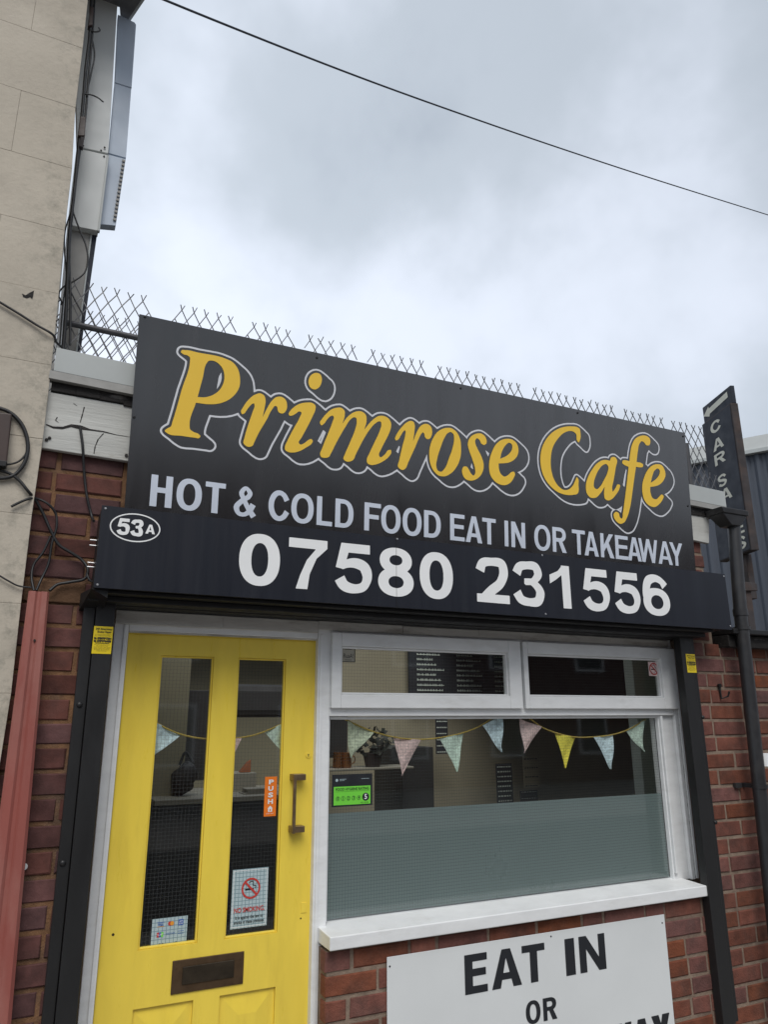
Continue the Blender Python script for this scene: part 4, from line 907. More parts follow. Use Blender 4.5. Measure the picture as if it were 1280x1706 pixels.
pr.ring('pale_paper', .11, .82, .006); pr.rect('pale_paper', .18, .84, .34, .855); pr.rect('pale_paper', .18, .80, .30, .812); pr.rect('pale_paper', .72, .84, .92, .852)
pr.text('black_ink', 'FOOD HYGIENE RATING', .5, .53, .085, maxw=.82, bold=.0003)
pr.rect('black_ink', .08, .46, .92, .466, .0012)
for i in range(5): pr.ring('black_ink', .14+i*.13, .25, .0085, .0072); pr.text('black_ink', str(i), .14+i*.13, .25, .09, bold=.0002)
pr.ring('black_ink', .83, .27, .0155); pr.text('white_ink', '5', .83, .27, .16, bold=.0006, o=.0018); pr.text('black_ink', 'VERY GOOD', .80, .095, .04, maxw=.2); pr.done(t)
t, xs, zs = sheet('no_smoking_sticker', 'small square no smoking sticker in the corner of the right top casement', 'sticker', [(1080.5, 1102), (1097.5, 1103.5), (1099, 1127), (1082.5, 1125.5)], FR+.0045, .001, M['f_pink'])
pr = Print(xs, zs, FR+.0045); nosmoke(pr, .5, .5, min(pr.W, pr.H)*.44, .0008); pr.done(t)
t, xs, zs = sheet('framed_notice', 'small square line drawing notice in the corner of the left top casement', 'notice', [(569, 1077), (592, 1078.5), (592, 1103.5), (569, 1103)], FR+.0045, .001, M['black_ink'])
pr = Print(xs, zs, FR+.0045); pr.rect('in_pale', .02, .05, .93, .96); pr.text('black_ink', 'RuaA!', .5, .4, .3, maxw=.7, o=.0012); pr.rect('black_ink', .25, .82, .75, .85, .0012); pr.rect('black_ink', .25, .13, .75, .16, .0012); pr.done(t)
for lab, pts, yy in (('yellow shutter repair sticker on the left guide rail beside the door', [(156, 1043.2), (188, 1044), (184.8, 1089.4), (152.4, 1089)], GY),
                     ('yellow shutter repair sticker on the right guide rail beside the window', [(1143.5, 1088.7), (1158.8, 1090.7), (1161.4, 1121), (1146.4, 1120.2)], GY-.004)):
    t, xs, zs = sheet('repair_sticker', lab, 'sticker', pts, yy-.0012, .001, M['sticker_yellow'], group='yellow shutter repair stickers')
    pr = Print(xs, zs, yy-.0012)
    pr.text('black_ink', '24X Emergency', .52, .90, .075, maxw=.86, bold=.0002); pr.text('black_ink', 'Shutter Repair', .56, .795, .075, maxw=.74, bold=.0002)
    pr.rect('black_ink', .06, .70, .94, .705, .001)
    pr.text('black_ink', 'ALL TYPES OF SHUTTERS', .5, .655, .03, maxw=.84)
    pr.text('black_ink', 'M: 07807097564', .5, .555, .075, maxw=.9, bold=.0006); pr.text('black_ink', 'M: 07890904058', .5, .455, .075, maxw=.9, bold=.0006)
    pr.rect('black_ink', .14, .375, .86, .395, .001)
    for i in range(6): pr.text('black_ink', ['24 hour call out service', 'repairs and servicing', 'roller shutters and doors', 'shop fronts and grilles', 'boarding up and locks', 'fully insured'][i], .5, .33-i*.045, .026, maxw=[.78, .6, .88, .84, .8, .5][i])
    pr.done(t)
# EAT IN board
EY = WY-.006
t, xs, zs = sheet('takeaway_board', 'white board lettered in heavy black capitals on the bricks under the window', 'sign', [(645.3, 1594.5), (1109, 1523.4), (1109+.0, 1523.4), (645.3, 1594.5)], EY, .004, M['board_white'])
bpy.data.objects.remove([c for c in t.children][0])
xl_, xr_ = at(645.3, 1640, EY).x, at(1111, 1560, EY).x; ztp = (at(645.3, 1594.5, EY).z+at(1109, 1523.4, EY).z)/2
MB().box(xl_, xr_, EY, EY+.004, ztp-.62, ztp).build('board', M['board_white'], t, bevel=.001)
EP = Plane((0, EY, ztp), (0, 0, 1)); zo = ((640, 1510), .390625); em = MB()
zh = lambda L_: float(np.mean([EP.hit(640+x*.390625, 1510+y*.390625)[1] for x, y in L_]))
tpE, bsE = zh([(343, 205), (440, 192), (587, 172), (683, 157), (768, 142), (938, 112)]), zh([(345, 376), (443, 360), (620, 329), (780, 299), (952, 265)])
text_row(EP, [('E', 344, 441, 284), ('A', 458, 586, 262), ('T', 586, 684, 165), ('I', 774, 815, 215), ('N', 833, 945, 190)], *zo, bsE, tpE, .27, .19, .0012, em)
tpO, bsO = zh([(638, 400), (700, 390)]), zh([(640, 499), (738, 478)])
text_row(EP, [('O', 605, 668, 448), ('R', 679, 738, 435)], *zo, bsO, tpO, .25, .17, .0012, em)
tpT = zh([(1218, 452)]); hh_ = tpE-bsE
ur = EP.hit(640+1218*.390625, 1510+452*.390625)[0]
for i, (c, ww) in enumerate([('Y', .78), ('A', .80), ('W', 1.02), ('A', .80), ('E', .58), ('K', .72), ('A', .80), ('T', .66)]):
    V, T = glyph_mesh(c, ww, .27, .19); ur -= ww*hh_
    em.add([EP.at(ur+x*hh_, tpT-hh_+y*hh_, .0012) for x, y in V], T); ur -= .015*hh_ if c in 'YAW' else .07*hh_
each(em, 'letter', M['black_ink'], t)
sm2 = MB()
for x, y in ((649.5, 1610), (918.5, 1560), (1104, 1537.5)): sm2.disc(at(x, y, EY), (0, -1, 0), .0035, .0015, 8)
each(sm2, 'screw', M['black_ink'], t)

# ------------------------------------------------------------------ bunting behind the glass
def bunting(label, org, s, cord, flags, Y, lab=None):
    pts = [at(org[0]+x*s, org[1]+y*s, Y) for x, y in cord]; c = sum(pts, Vector())/len(pts)
    t = thing('bunting', label, 'bunting', c, 'strings of bunting behind the glass')
    MB().tube([p for p in spline(pts, 5)], .0035, 6).build('tape', M['cord'], t, sm=60)
    for a, b, tip, m_, fl in flags:
        A, B, Tp = [at(org[0]+x*s, org[1]+y*s, Y) for x, y in (a, b, tip)]; V = []; Fc = []; n = 6
        for i in range(n+1):
            u = i/n; l_, r__ = A.lerp(Tp, u), B.lerp(Tp, u)
            for j in range(n+1):
                q = l_.lerp(r__, j/n); q.x += .004*math.sin(u*5+A.x*17)*u; q.y += .009*math.sin(j/n*5+u*4+A.x*9)*(1-.3*u)+.002; V.append(q)
        for i in range(n):
            for j in range(n): k = i*(n+1)+j; Fc.append((k, k+1, k+n+2, k+n+1))
        back = [(v[0], v[1]+.0012, v[2]) for v in V]; nb = len(V)
        me = MB().add(V, Fc).add(back, [q[::-1] for q in Fc])
        o = me.build('flag', M[m_], t, sm=80); tag(o, fl)
BYY = PY+.016
z1, z2, z6 = ((530, 1020), .2890625), ((840, 1030), .2890625), ((80, 980), .4255)
bunting('left swag of bunting in the big pane, with a pink flag', *z1, [(120, 600), (165, 622), (320, 688), (440, 720), (590, 733), (710, 722), (845, 692), (945, 650), (1010, 605)],
        [((168, 626), (325, 690), (188, 840), 'f_green', 'sage patterned flag'), ((440, 722), (592, 735), (490, 944), 'f_pink', 'pink patterned flag'), ((705, 727), (847, 695), (799, 920), 'f_mint', 'mint patterned flag'), ((945, 652), (1066, 600), (1063, 806), 'f_blue', 'pale blue patterned flag')], BYY)
bunting('right swag of bunting in the big pane, with a yellow flag', *z2, [(140, 570), (160, 585), (215, 625), (305, 662), (410, 685), (520, 684), (635, 669), (710, 645), (815, 585)],
        [((93, 578), (216, 626), (120, 777), 'f_pink', 'peach patterned flag'), ((302, 666), (419, 687), (353, 864), 'f_yellow', 'plain yellow flag'), ((515, 686), (633, 670), (622, 870), 'f_blue', 'pale blue patterned flag'), ((706, 648), (806, 588), (810, 772), 'f_mint', 'mint patterned flag')], BYY)
DB = DY+.042
bunting('bunting seen through the two door panes', *z6, [(415, 520), (450, 542), (500, 565), (560, 582), (640, 591), (730, 588), (810, 574), (870, 552), (930, 524)],
        [((405, 518), (522, 574), (408, 662), 'f_blue', 'pale blue patterned flag'), ((622, 590), (757, 586), (690, 735), 'f_pink', None), ((850, 562), (945, 515), (918, 645), 'f_mint', 'mint patterned flag')], DB)

# ------------------------------------------------------------------ things inside the café
def at3(px, py, Y): return at(px, py, Y)
def inbox(name, label, cat, pts, Y, th, m_, parts=None, group=None, bevel=.004):
    P = [at(x, y, Y) for x, y in pts]; x0, x1 = min(p.x for p in P), max(p.x for p in P); zt_ = sum(p.z for p in P[:2])/2; zb_ = sum(p.z for p in P[2:])/2
    t = thing(name, label, cat, ((x0+x1)/2, Y, zb_), group); MB().box(x0, x1, Y, Y+th, zb_, zt_).build('body', m_, t, bevel=bevel); return t, x0, x1, zb_, zt_
BW = RY1-.03
t, x0, x1, z0, z1_ = inbox('menu_board', 'black chalk menu board on the back wall behind the left top casement', 'menu board', [(683, 1062), (872, 1062), (872, 1172), (683, 1172)], 2.6, .03, M['chalk'])
rr = random.Random(3); pr = Print((x0, x1), (z0, z1_), 2.6)
for cidx in range(3):
    for r_ in range(12):
        u0 = .06+cidx*.33; ln = rr.uniform(.12, .22); pr.rect('in_grey', u0, .93-r_*.075, u0+ln, .945-r_*.075-.004, .004)
        u = u0
        while u < u0+ln:
            pr.rect('in_grey', u, .925-r_*.075, u+.008, .955-r_*.075, .0045); u += rr.uniform(.012, .03)
pr.done(t)
t, *_ = inbox('menu_board', 'dark brown menu board filling the right top casement', 'menu board', [(874, 1062), (1068, 1062), (1068, 1172), (874, 1172)], 2.6, .03, M['in_dark'])
t, *_ = inbox('pillar', 'pale pillar at the right end of the cafe room', 'pillar', [(1082, 1050), (1115, 1050), (1115, 1400), (1082, 1400)], .6, .08, M['in_grey'])
def ipost(name, label, cat, px0, px1, py0, py1, Y, th, m_, **k): return inbox(name, label, cat, [(px0, py0), (px1, py0), (px1, py1), (px0, py1)], Y, th, m_, **k)
ipost('dark_unit', 'dark upright unit behind the left edge of the big pane', 'cabinet', 545, 579, 1180, 1262, 2.0, .3, M['in_dark'])
ipost('fridge', 'tall dark drinks fridge behind the pink flag', 'fridge', 672, 722, 1245, 1420, 2.2, .5, M['in_dark'])
t, x0, x1, z0, z1_ = ipost('wall_shelf', 'wooden wall shelf behind the hygiene sticker', 'shelf', 548, 690, 1279, 1283, 1.9, .25, M['in_pale'])
for i, px in enumerate((562, 574)):
    p = at(px+2, 1279, 1.98); k = thing('copper_mug', ['copper mug on the left of the wall shelf', 'second copper mug on the wall shelf'][i], 'mug', p, 'copper mugs on the wall shelf')
    MB().tube([p+Vector((0, 0, .0)), p+Vector((0, 0, .004)), p+Vector((0, 0, .10))], [.035, .04, .037], 16).build('cup', M['copper'], k, sm=40)
    MB().tube(spline([p+Vector((.036, 0, .08)), p+Vector((.065, 0, .07)), p+Vector((.065, 0, .035)), p+Vector((.036, 0, .02))], 4), .004, 6).build('handle', M['copper'], k, sm=60)
def blob(c, rx, rz, n, seed, leaf=.03, ry=None):
    rr = random.Random(seed); mb = MB()
    for _ in range(n):
        a, r_ = rr.uniform(0, 6.283), math.sqrt(rr.random()); p = Vector(c)+Vector((math.cos(a)*r_*rx, rr.uniform(-.06, .06), math.sin(a)*r_*rz))
        d = Vector((rr.uniform(-1, 1), rr.uniform(-1, 1), rr.uniform(-.6, 1))).normalized()*leaf; s = d.orthogonal().normalized()*leaf*.4
        mb.add([p, p+d*.5+s, p+d, p+d*.5-s], [(0, 1, 2, 3)])
    return mb
M['leaf'] = mat('dark_leaves', (.018, .022, .014), .6, .3, 20)
M['pot'] = mat('dark_pot', (.04, .03, .028), .6, .1, 20)
p = at(621, 1279, 1.98); k = thing('pot_plant', 'dark leafy pot plant on the wall shelf', 'plant', p)
MB().tube([p, p+Vector((0, 0, .10))], [.05, .07], 14).build('pot', M['pot'], k, sm=40); blob(p+Vector((0, 0, .17)), .15, .09, 110, 5, .05).build('foliage', M['leaf'], k)
def paper(label, px0, px1, py0, py1, Y, m_, lines, dark='black_ink', seed=1, name='wall_notice', group=None):
    t, x0, x1, z0, z1_ = ipost(name, label, 'notice', px0, px1, py0, py1, Y, .004, M[m_], bevel=0, group=group)
    pr = Print((x0, x1), (z0, z1_), Y); rr = random.Random(seed)
    for i in range(lines):
        v = .92-i*.86/max(lines-1, 1); u = .08
        while u < .88:
            ln = rr.uniform(.05, .16); pr.rect(dark, u, v-.02, min(u+ln, .93), v+.012, .002); u += ln+.04
    pr.done(t)
paper('dark menu card hanging behind the mint flag', 727, 746, 1197, 1256, 2.4, 'chalk', 6, 'in_grey', 2)
paper('dark poster of small pale lettering between the two swags', 829, 853, 1272, 1338, 2.4, 'chalk', 8, 'in_grey', 4)
paper('handwritten price list on the wall under the peach flag', 874, 897, 1260, 1312, 2.4, 'in_wall2', 4, 'black_ink', 6)
paper('small black framed notice just above the frosted band', 868, 896, 1317, 1342, 2.4, 'chalk', 3, 'in_grey', 8)
struct('cafe_partition', MB().box(at(548, 1200, 2.7).x, 5.35, 2.7, 2.78, 0, RZ1-.002), M['in_wall2'])
# behind the door panes
struct('cafe_side_wall', MB().box(at(261, 1200, 1.7).x-.3, at(312, 1200, 1.7).x, 1.7, 1.78, 0, RZ1-.002), M['in_wall'])
ipost('extractor_hood', 'dark extractor hood seen through the right-hand door pane', 'extractor hood', 385, 500, 1140, 1195, 2.3, .5, M['in_dark'], bevel=.05)
ipost('tall_cabinet', 'dark tall cabinet seen through the left-hand door pane', 'cabinet', 313, 362, 1150, 1300, 2.3, .4, M['in_dark'])
t, x0, x1, z0, z1_ = ipost('counter', 'cafe counter with a pale worktop seen through the door', 'counter', 262, 500, 1336, 1700, 1.5, .6, M['in_dark'])
MB().box(x0-.02, x1+.02, 1.47, 2.12, z1_+.001, z1_+.03).build('worktop', M['in_pale'], t, bevel=.004)
ctop = z1_+.03
p = Vector((at(306, 1330, 1.62).x, 1.66, ctop)); k = thing('bag', 'black cloth bag slumped on the counter', 'bag', p)
bmx = bmesh.new(); bmesh.ops.create_uvsphere(bmx, u_segments=20, v_segments=14, radius=1)
for v in bmx.verts:
    q = v.co; f_ = 1+.18*math.sin(q.x*7+q.z*5)+.1*math.sin(q.y*9); v.co = Vector((p.x+q.x*.075*f_*(1-.35*max(q.z, 0))+.02*q.z, p.y+q.y*.07, p.z+.095+q.z*.095))
me = bpy.data.meshes.new('bag'); bmx.to_mesh(me); bmx.free(); smooth(me, 80); link('body', me, M['in_dark'], k)
MB().tube(spline([p+Vector((-.03, 0, .17)), p+Vector((0, 0, .24)), p+Vector((.05, 0, .18))], 5), .008, 6).build('strap', M['in_dark'], k, sm=60)
t, x0, x1, z0, z1_ = inbox('till_box', 'pale box on the counter behind the push sticker', 'box', [(390, 1288), (426, 1288), (426, 1330), (390, 1330)], 1.75, .2, M['in_pale'])
p = at(409, 1288, 1.8); k = thing('paper_bag', 'small orange paper bag on top of the pale box', 'bag', (p.x, p.y, z1_))
b_ = z1_+.001; MB().hexa([(p.x-.035, 1.79, b_), (p.x+.03, 1.79, b_), (p.x+.035, 1.81, b_+.075), (p.x+.01, 1.81, b_+.06)], [(p.x-.035, 1.85, b_), (p.x+.03, 1.85, b_), (p.x+.035, 1.83, b_+.075), (p.x+.01, 1.83, b_+.06)]).build('body', mat('orange_paper', (.35, .12, .05), .8), k, bevel=.003)
p = Vector((at(428, 1330, 1.6).x, 1.62, ctop)); k = thing('napkin_pile', 'loose pile of pale napkins on the counter edge', 'napkins', p)
q = MB()
for i in range(5): a = random.uniform(-.3, .3); dx = random.uniform(-.015, .015); q.box(p.x-.08+dx, p.x+.08+dx, 1.56, 1.68, ctop+.001+i*.006, ctop+.005+i*.006)
q.build('sheets', M['in_pale'], k)

# ------------------------------------------------------------------ cream building on the left
cb = thing('neighbour_wall', 'cream painted block wall of the taller building on the left', 'wall', (-.6, -.17, 0))
CYw = -.17
edge = [(147, -40), (147, 0), (125, 181), (118, 308), (107, 385), (98, 483), (89, 577), (69, 747), (53, 853), (35, 1000), (17, 1163), (0, 1257)]
ez = [(at(x, y, CYw).z, at(x, y, CYw).x) for x, y in edge]; ez = [(5.2, ez[0][1]-.02)]+ez+[(-.1, ez[-1][1])]
def ex(z):
    for (z1_, x1_), (z0_, x0_) in zip(ez, ez[1:]):
        if z0_ <= z <= z1_: return x0_+(x1_-x0_)*(z-z0_)/(z1_-z0_+1e-9)
    return ez[-1][1]
jz = [at(x, y, CYw).z for x, y in ((138, 80.6), (125, 179), (114, 279), (105, 383), (95, 489), (82, 608), (68, 731), (53, 857.5), (34, 1005.5))]
dj = (jz[0]-jz[-1])/(len(jz)-1); print('joint', np.round(jz, 3), dj)
jz = [jz[0]+dj*k for k in (5, 4, 3, 2, 1)]+jz+[jz[-1]-dj*k for k in range(1, 9)]
mo = MB(); 
zs_ = [5.2]+[z for z in jz if z < 5.1]
for k, (z1_, z0_) in enumerate(zip(jz, jz[1:])):
    zc = max(z0_, -.05)
    mo.hexa([(-1.9, CYw+.004, zc), (ex(zc)-.006, CYw+.004, zc), (ex(z1_)-.006, CYw+.004, z1_), (-1.9, CYw+.004, z1_)], [(-1.9, .5, zc), (ex(zc)-.006, .03, zc), (ex(z1_)-.006, .03, z1_), (-1.9, .5, z1_)])
    g = .0004; xr0, xr1 = ex(z0_), ex(z1_); bl = .455
    xj = -.30-(bl/2 if k % 2 else 0); xs_ = [xr0]
    while xj > -1.9: xs_.append(xj); xj -= bl
    for i in range(len(xs_)-1):
        a1, b1 = xs_[i+1]+g, xs_[i]-(g if i else 0); jt = random.uniform(-.0008, .0008)
        if i == 0: F_ = [(a1, CYw+jt, z0_+g), (xr0, CYw+jt, z0_+g), (xr1, CYw+jt, z1_-g), (a1, CYw+jt, z1_-g)]
        else: F_ = [(a1, CYw+jt, z0_+g), (b1, CYw+jt, z0_+g), (b1, CYw+jt, z1_-g), (a1, CYw+jt, z1_-g)]
        if F_[0][2] < -.3: continue
        MB().hexa(F_, [(x, CYw+.03, z) for x, _, z in F_]).build('block', M['cream'], cb, bevel=.0007, seg=1)
mo.build('joint', M['cream_joint'], cb)
struct_b = MB().box(-1.9, -.14, .51, 6, -.1, 5.2).build('gable_wall', M['cream'], cb)
# grey clad boxes on the flank
def zx(px, py, Y): p = at(px, py, Y); return (p.x, Y, p.z)
KY = .05
fl = thing('flank_cladding', 'grey metal clad boxing up the side of the cream building', 'cladding', (0, KY, 3))
def poly_slab(pts, Y, th, name, m_, parent, back_shift=(0, 0, 0), bevel=.002):
    P = [Vector(zx(x, y, Y)) for x, y in pts]; n = len(P); Bk = [p+Vector((back_shift[0], th, back_shift[2])) for p in P]
    return MB().add(P+Bk, [tuple(range(n)), tuple(range(n, 2*n))[::-1]]+[(i, (i+1) % n, n+(i+1) % n, n+i) for i in range(n)]).build(name, m_, parent, bevel=bevel)
poly_slab([(120, -60), (204, -60), (195, 12), (180, 255.5), (128, 244)], KY, .05, 'upper_panel', M['grey_panel'], fl)
poly_slab([(127, 246.5), (180, 258.5), (163.5, 384.5), (112, 374)], KY-.004, .05, 'lower_panel', M['grey_panel'], fl)
poly_slab([(178, 258), (181.5, 259), (166, 385), (162, 384)], KY-.008, .02, 'corner_trim', M['flash'], fl)
poly_slab([(196, 24), (224, 37), (226.5, 41), (219, 146), (191, 137)], KY+.03, .04, 'side_panel', M['blue_panel'], fl)
poly_slab([(190.5, 138), (218.5, 147), (209.5, 263), (180.5, 255)], KY+.034, .04, 'side_panel', M['blue_panel'], fl)
sp_ = poly_slab([(180, 257), (209, 265), (192.5, 376), (165.5, 373.5)], KY+.03, .04, 'side_panel', M['blue_panel'], fl)
rb = MB()
for i in range(16):
    f_ = i/16; px, py = 208-16*f_, 268+104*f_; a = Vector(zx(px-5, py, KY+.028)); rb.box(a.x, a.x+.014, KY+.022, KY+.029, a.z-.006, a.z+.006)
tag(rb.build('corrugated_edge', M['post_grey'], fl, bevel=.002), kind='stuff')
sc2 = MB()
for x, y in ((168, 251), (174, 246), (173, 261), (138, 243)): sc2.disc(zx(x, y, KY-.004), (0, -1, 0), .004, .003, 8)
each(sc2, 'screw', M['rotten'], fl)
SZ = wz(3.27)
t = thing('eaves_soffit', 'dark grey eaves soffit jutting out at the top left corner', 'eaves', (-.1, .1, SZ))
def onz(px, py, Z): d = ray(px, py); k_ = (Z-CH)/d.z; return C0+d*k_
q = [onz(120, -8, SZ), onz(199, 12, SZ), onz(200, 26, SZ), onz(213, 33, SZ), onz(238, -4, SZ), onz(300, -110, SZ), onz(60, -160, SZ)]
n = len(q); MB().add(q+[p+Vector((0, 0, .14)) for p in q], [tuple(range(n)), tuple(range(n, 2*n))[::-1]]+[(i, (i+1) % n, n+(i+1) % n, n+i) for i in range(n)]).build('soffit', M['soffit'], t)
e1, e2, e3 = q[3], q[4], q[5]; off = Vector((.012, 0, 0))
MB().add([e1, e1+off, e2+off, e2, e1+Vector((0, 0, .15)), e1+off+Vector((0, 0, .15)), e2+off+Vector((0, 0, .15)), e2+Vector((0, 0, .15))], [(0, 1, 2, 3), (4, 5, 6, 7), (0, 1, 5, 4), (1, 2, 6, 5), (2, 3, 7, 6), (3, 0, 4, 7)]).build('fascia', M['flash'], t)
# corner post under the boxes
t = thing('corner_post', 'grey clad corner post behind the chain-link mesh', 'post', (0, .1, 2.9))
poly_slab([(116, 372), (151, 384), (125, 590), (92, 582)], KY+.03, .06, 'face', M['post_grey'], t)
poly_slab([(151, 383), (154, 385), (128, 590), (124.5, 589)], KY+.026, .05, 'trim', M['flash'], t)
poly_slab([(154, 384), (162, 386), (133, 592), (127.5, 590)], KY+.034, .05, 'dark_edge', M['sign_blue'], t)
for px0, px1 in ((100, 104), (106, 111)):
    pass
t = thing('white_trunking', 'thin white cable trunking down the edge of the cream wall', 'trunking', (-.1, -.05, 2.9))
poly_slab([(113, 360), (118, 361), (101, 585), (93, 583)], .0, .03, 'trunking', M['white_paint'], t)

# ------------------------------------------------------------------ chain-link fence on the roof edge
def fence(name, label, Y, ztop, zbot, x0, x1, P=.0545, Hh=.094, groups=None, gapz=0, r=.0019, slope=0, seed=1, x_off=0):
    t = thing(name, label, 'fence', ((x0+x1)/2, Y, zbot)); rr = random.Random(seed); mb = MB(); nx = int((x1-x0)/(P/2)); nz_ = int((ztop-zbot)/(Hh/2))
    node = {}
    def nd(i, j):
        if (i, j) not in node:
            x = x0+x_off+i*P/2; node[(i, j)] = Vector((x+rr.uniform(-.002, .002), Y+rr.uniform(-.004, .004), ztop-.026-j*Hh/2+slope*(x-x0)))
        return node[(i, j)]
    def ok(i):
        if groups is None: return True
        x = x0+x_off+i*P/2; return any(a <= x <= b for a, b in groups)
    for i in range(nx):
        for j in range(nz_):
            if (i+j) % 2: continue
            if not ok(i) and nd(i, j).z > gapz+.0: continue
            for di in (-1, 1):
                if j+1 <= nz_: mb.tube([nd(i, j), nd(i+di, j+1)], r, 4, False)
            if j == 0:
                for di in (-1, 1):
                    e_ = nd(i, j); tip = e_+Vector((di*P*.20+rr.uniform(-.003, .003), rr.uniform(-.008, .004), .026+rr.uniform(-.006, .005))); mb.tube([e_, tip], r, 4, False)
    tag(mb.build('mesh', M['galv'], t), kind='stuff'); return t
D0 = CD
FYn = .03; Df = CD+FYn
grp = [(r0*Df, r1*Df) for r0, r1 in ((-.02, .0975), (.128, .217), (.235, .32), (.34, .425), (.455, .555), (.572, .755), (.784, .975), (1.003, 1.105), (1.13, 1.28))]
zf = at(150, 470, FYn).z-.005; zb = at(150, 600, FYn).z
print('fence z', zf-CH, zb-CH)
f1 = fence('chain_link_fence', 'chain-link fence with cut wire tips along the roof edge behind the sign', FYn, zf, zb-.05, -.07, 3.62, groups=grp, gapz=wz(1.60), slope=-.0085, seed=4, r=.0026)
ba, bb_ = at(122, 543, FYn-.012), at(1150, 757, FYn-.012)
rl = MB(); rl.tube([(-.06, FYn-.016, wz(1.545)), (1.2, FYn-.016, wz(1.53)), (3.3, FYn-.016, wz(1.50))], .013, 8); rl.build('rail', M['galv_dk'], f1, sm=60)
rl = MB(); 
for x in (3.42,): rl.tube([(x, FYn-.02, wz(1.25)), (x, FYn-.02, wz(1.58))], .018, 8)
each(rl, 'post', M['galv_dk'], f1, sm=60)
f2 = fence('chain_link_fence', 'lower chain-link fence standing behind the first one at the roof corner', .34, wz(.553*(CD+.34)), wz(1.35), -.05, 1.0, r=.0023, slope=-.03, seed=9)
f2 = fence('chain_link_fence', 'short piece of chain-link fence beside the car sales sign', .30, wz(.49*(CD+.30)), wz(.445*(CD+.3)), 3.62, 4.05, r=.0023, slope=-.05, seed=12)

# ------------------------------------------------------------------ downpipe and hopper
dp = thing('downpipe', 'black plastic downpipe with a square hopper at the right of the cafe', 'downpipe', (3.4, -.2, 0))
PYY = -.215
def pc(px, py): return at(px, py, PYY)
pipe_pts = [pc(1222, 858), pc(1223, 880), pc(1234.5, 1020), pc(1264, 1290), pc(1309, 1706)]
a = pipe_pts
MB().tube([a[0], a[2]], .034, 20).build('pipe', M['pipe'], dp, sm=50)
MB().tube([a[2]+Vector((0, 0, .0)), a[3], a[4]], .034, 20).build('pipe', M['pipe'], dp, sm=50)
MB().tube([a[2]+Vector((0, 0, -.02)), a[2]+Vector((0, 0, .015))], .038, 20).build('socket', M['pipe'], dp, sm=50)
for px, py in ((1238, 1047), (1267, 1310)):
    c = pc(px, py); q = MB().tube([c+Vector((0, 0, -.009)), c+Vector((0, 0, .009))], .040, 20); q.box(c.x-.075, c.x-.03, -.135, WY+.001, c.z-.012, c.z+.012).box(c.x-.012, c.x+.012, PYY+.034, WY+.001, c.z-.01, c.z+.01); q.build('bracket', M['pipe'], dp, sm=50)
hp = pc(1213, 852); hz1, hz0 = hp.z+.02, hp.z-.05
hz1 = hp.z+.0
hq = MB().hexa([(hp.x-.10, PYY-.055, hz0+.02), (hp.x+.10, PYY-.055, hz0+.02), (hp.x+.095, PYY-.06, hz1), (hp.x-.12, PYY-.06, hz1)], [(hp.x-.10, WY-.03, hz0+.02), (hp.x+.10, WY-.03, hz0+.02), (hp.x+.095, WY-.03, hz1), (hp.x-.12, WY-.03, hz1)])
hq.hexa([(hp.x-.03, PYY-.04, hz0-.04), (hp.x+.04, PYY-.04, hz0-.04), (hp.x+.09, PYY-.05, hz0+.019), (hp.x-.1, PYY-.05, hz0+.019)], [(hp.x-.03, PYY+.04, hz0-.04), (hp.x+.04, PYY+.04, hz0-.04), (hp.x+.09, PYY+.05, hz0+.019), (hp.x-.1, PYY+.05, hz0+.019)])
hq.build('hopper', M['pipe'], dp, bevel=.004)
s0 = pc(1274, 1265); t = thing('pipe_sticker', 'small white sticker on the black downpipe', 'sticker', s0)
V = []; n = 6
for i in range(n+1):
    an = math.radians(-150+i*14); V += [(s0.x-.005+math.cos(an)*.0352, PYY+math.sin(an)*.0352, s0.z-.032), (s0.x-.005+math.cos(an)*.0352, PYY+math.sin(an)*.0352, s0.z+.032)]
MB().add(V, [(2*i, 2*i+2, 2*i+3, 2*i+1) for i in range(n)]).build('sheet', M['white_ink'], t, sm=60)
# iron bracket and hook on the bricks
t = thing('iron_strap', 'rusty black iron strap hanging on the bricks right of the downpipe', 'bracket', at(1248, 1060, WY-.02))
quad_slab([(1240, 978), (1252, 980), (1263, 1062), (1253, 1064)], WY-.02, .018, 'strap', M['rust'], t, .003)
quad_slab([(1236, 968), (1262, 972), (1264, 984), (1238, 984)], WY-.035, .03, 'top_plate', M['rust'], t, .003)
t = thing('wall_hook', 'small black iron hook on the bricks between window and downpipe', 'hook', at(1205, 1152, WY-.01))
h0 = at(1200, 1148, WY-.006); h1 = at(1203, 1164, WY-.01); h2 = at(1214, 1160, WY-.03); h3 = at(1216, 1152, WY-.04)
MB().tube([h0+Vector((0, -.002, .02)), h0, h1, h2, h3], [.007, .006, .005, .005, .005], 8).build('hook', M['dark_metal'], t, sm=60)
MB().disc(h0+Vector((0, .004, .018)), (0, -1, 0), .010, .012, 10).build('plate', M['dark_metal'], t)

# ------------------------------------------------------------------ neighbour's gutter line and cladding building on the right
nb = thing('neighbour_eaves', 'dark rotten eaves beam on the low brick wall at the right edge', 'eaves', (4, WY, wz(.4)))
MB().box(X_R+.04, 9, WY-.06, .1, wz(.352), wz(.415)).build('beam', M['rotten'], nb, bevel=.004)
MB().box(X_R+.04, 9, WY-.10, .1, wz(.418), wz(.445)).build('gutter', M['dark_metal'], nb, bevel=.004)
T_ = 4.0
def cl_(px, py): d = ray(px, py); k_ = T_/d.z; return C0+d*k_
A, B = cl_(1182, 744), cl_(1280, 725.5); dr = (B-A); dr.z = 0; dr.normalize(); nrm = Vector((dr.y, -dr.x, 0))
A2 = A-dr*5.5; ln = 9.5; zb_ = CH+1.0
cd = thing('clad_building', 'blue-grey corrugated steel building with a white fascia beyond the car sales sign', 'building', (A2.x, A2.y, 0))
V = []; F = []; pitch = .16; n = int(ln/pitch*4)
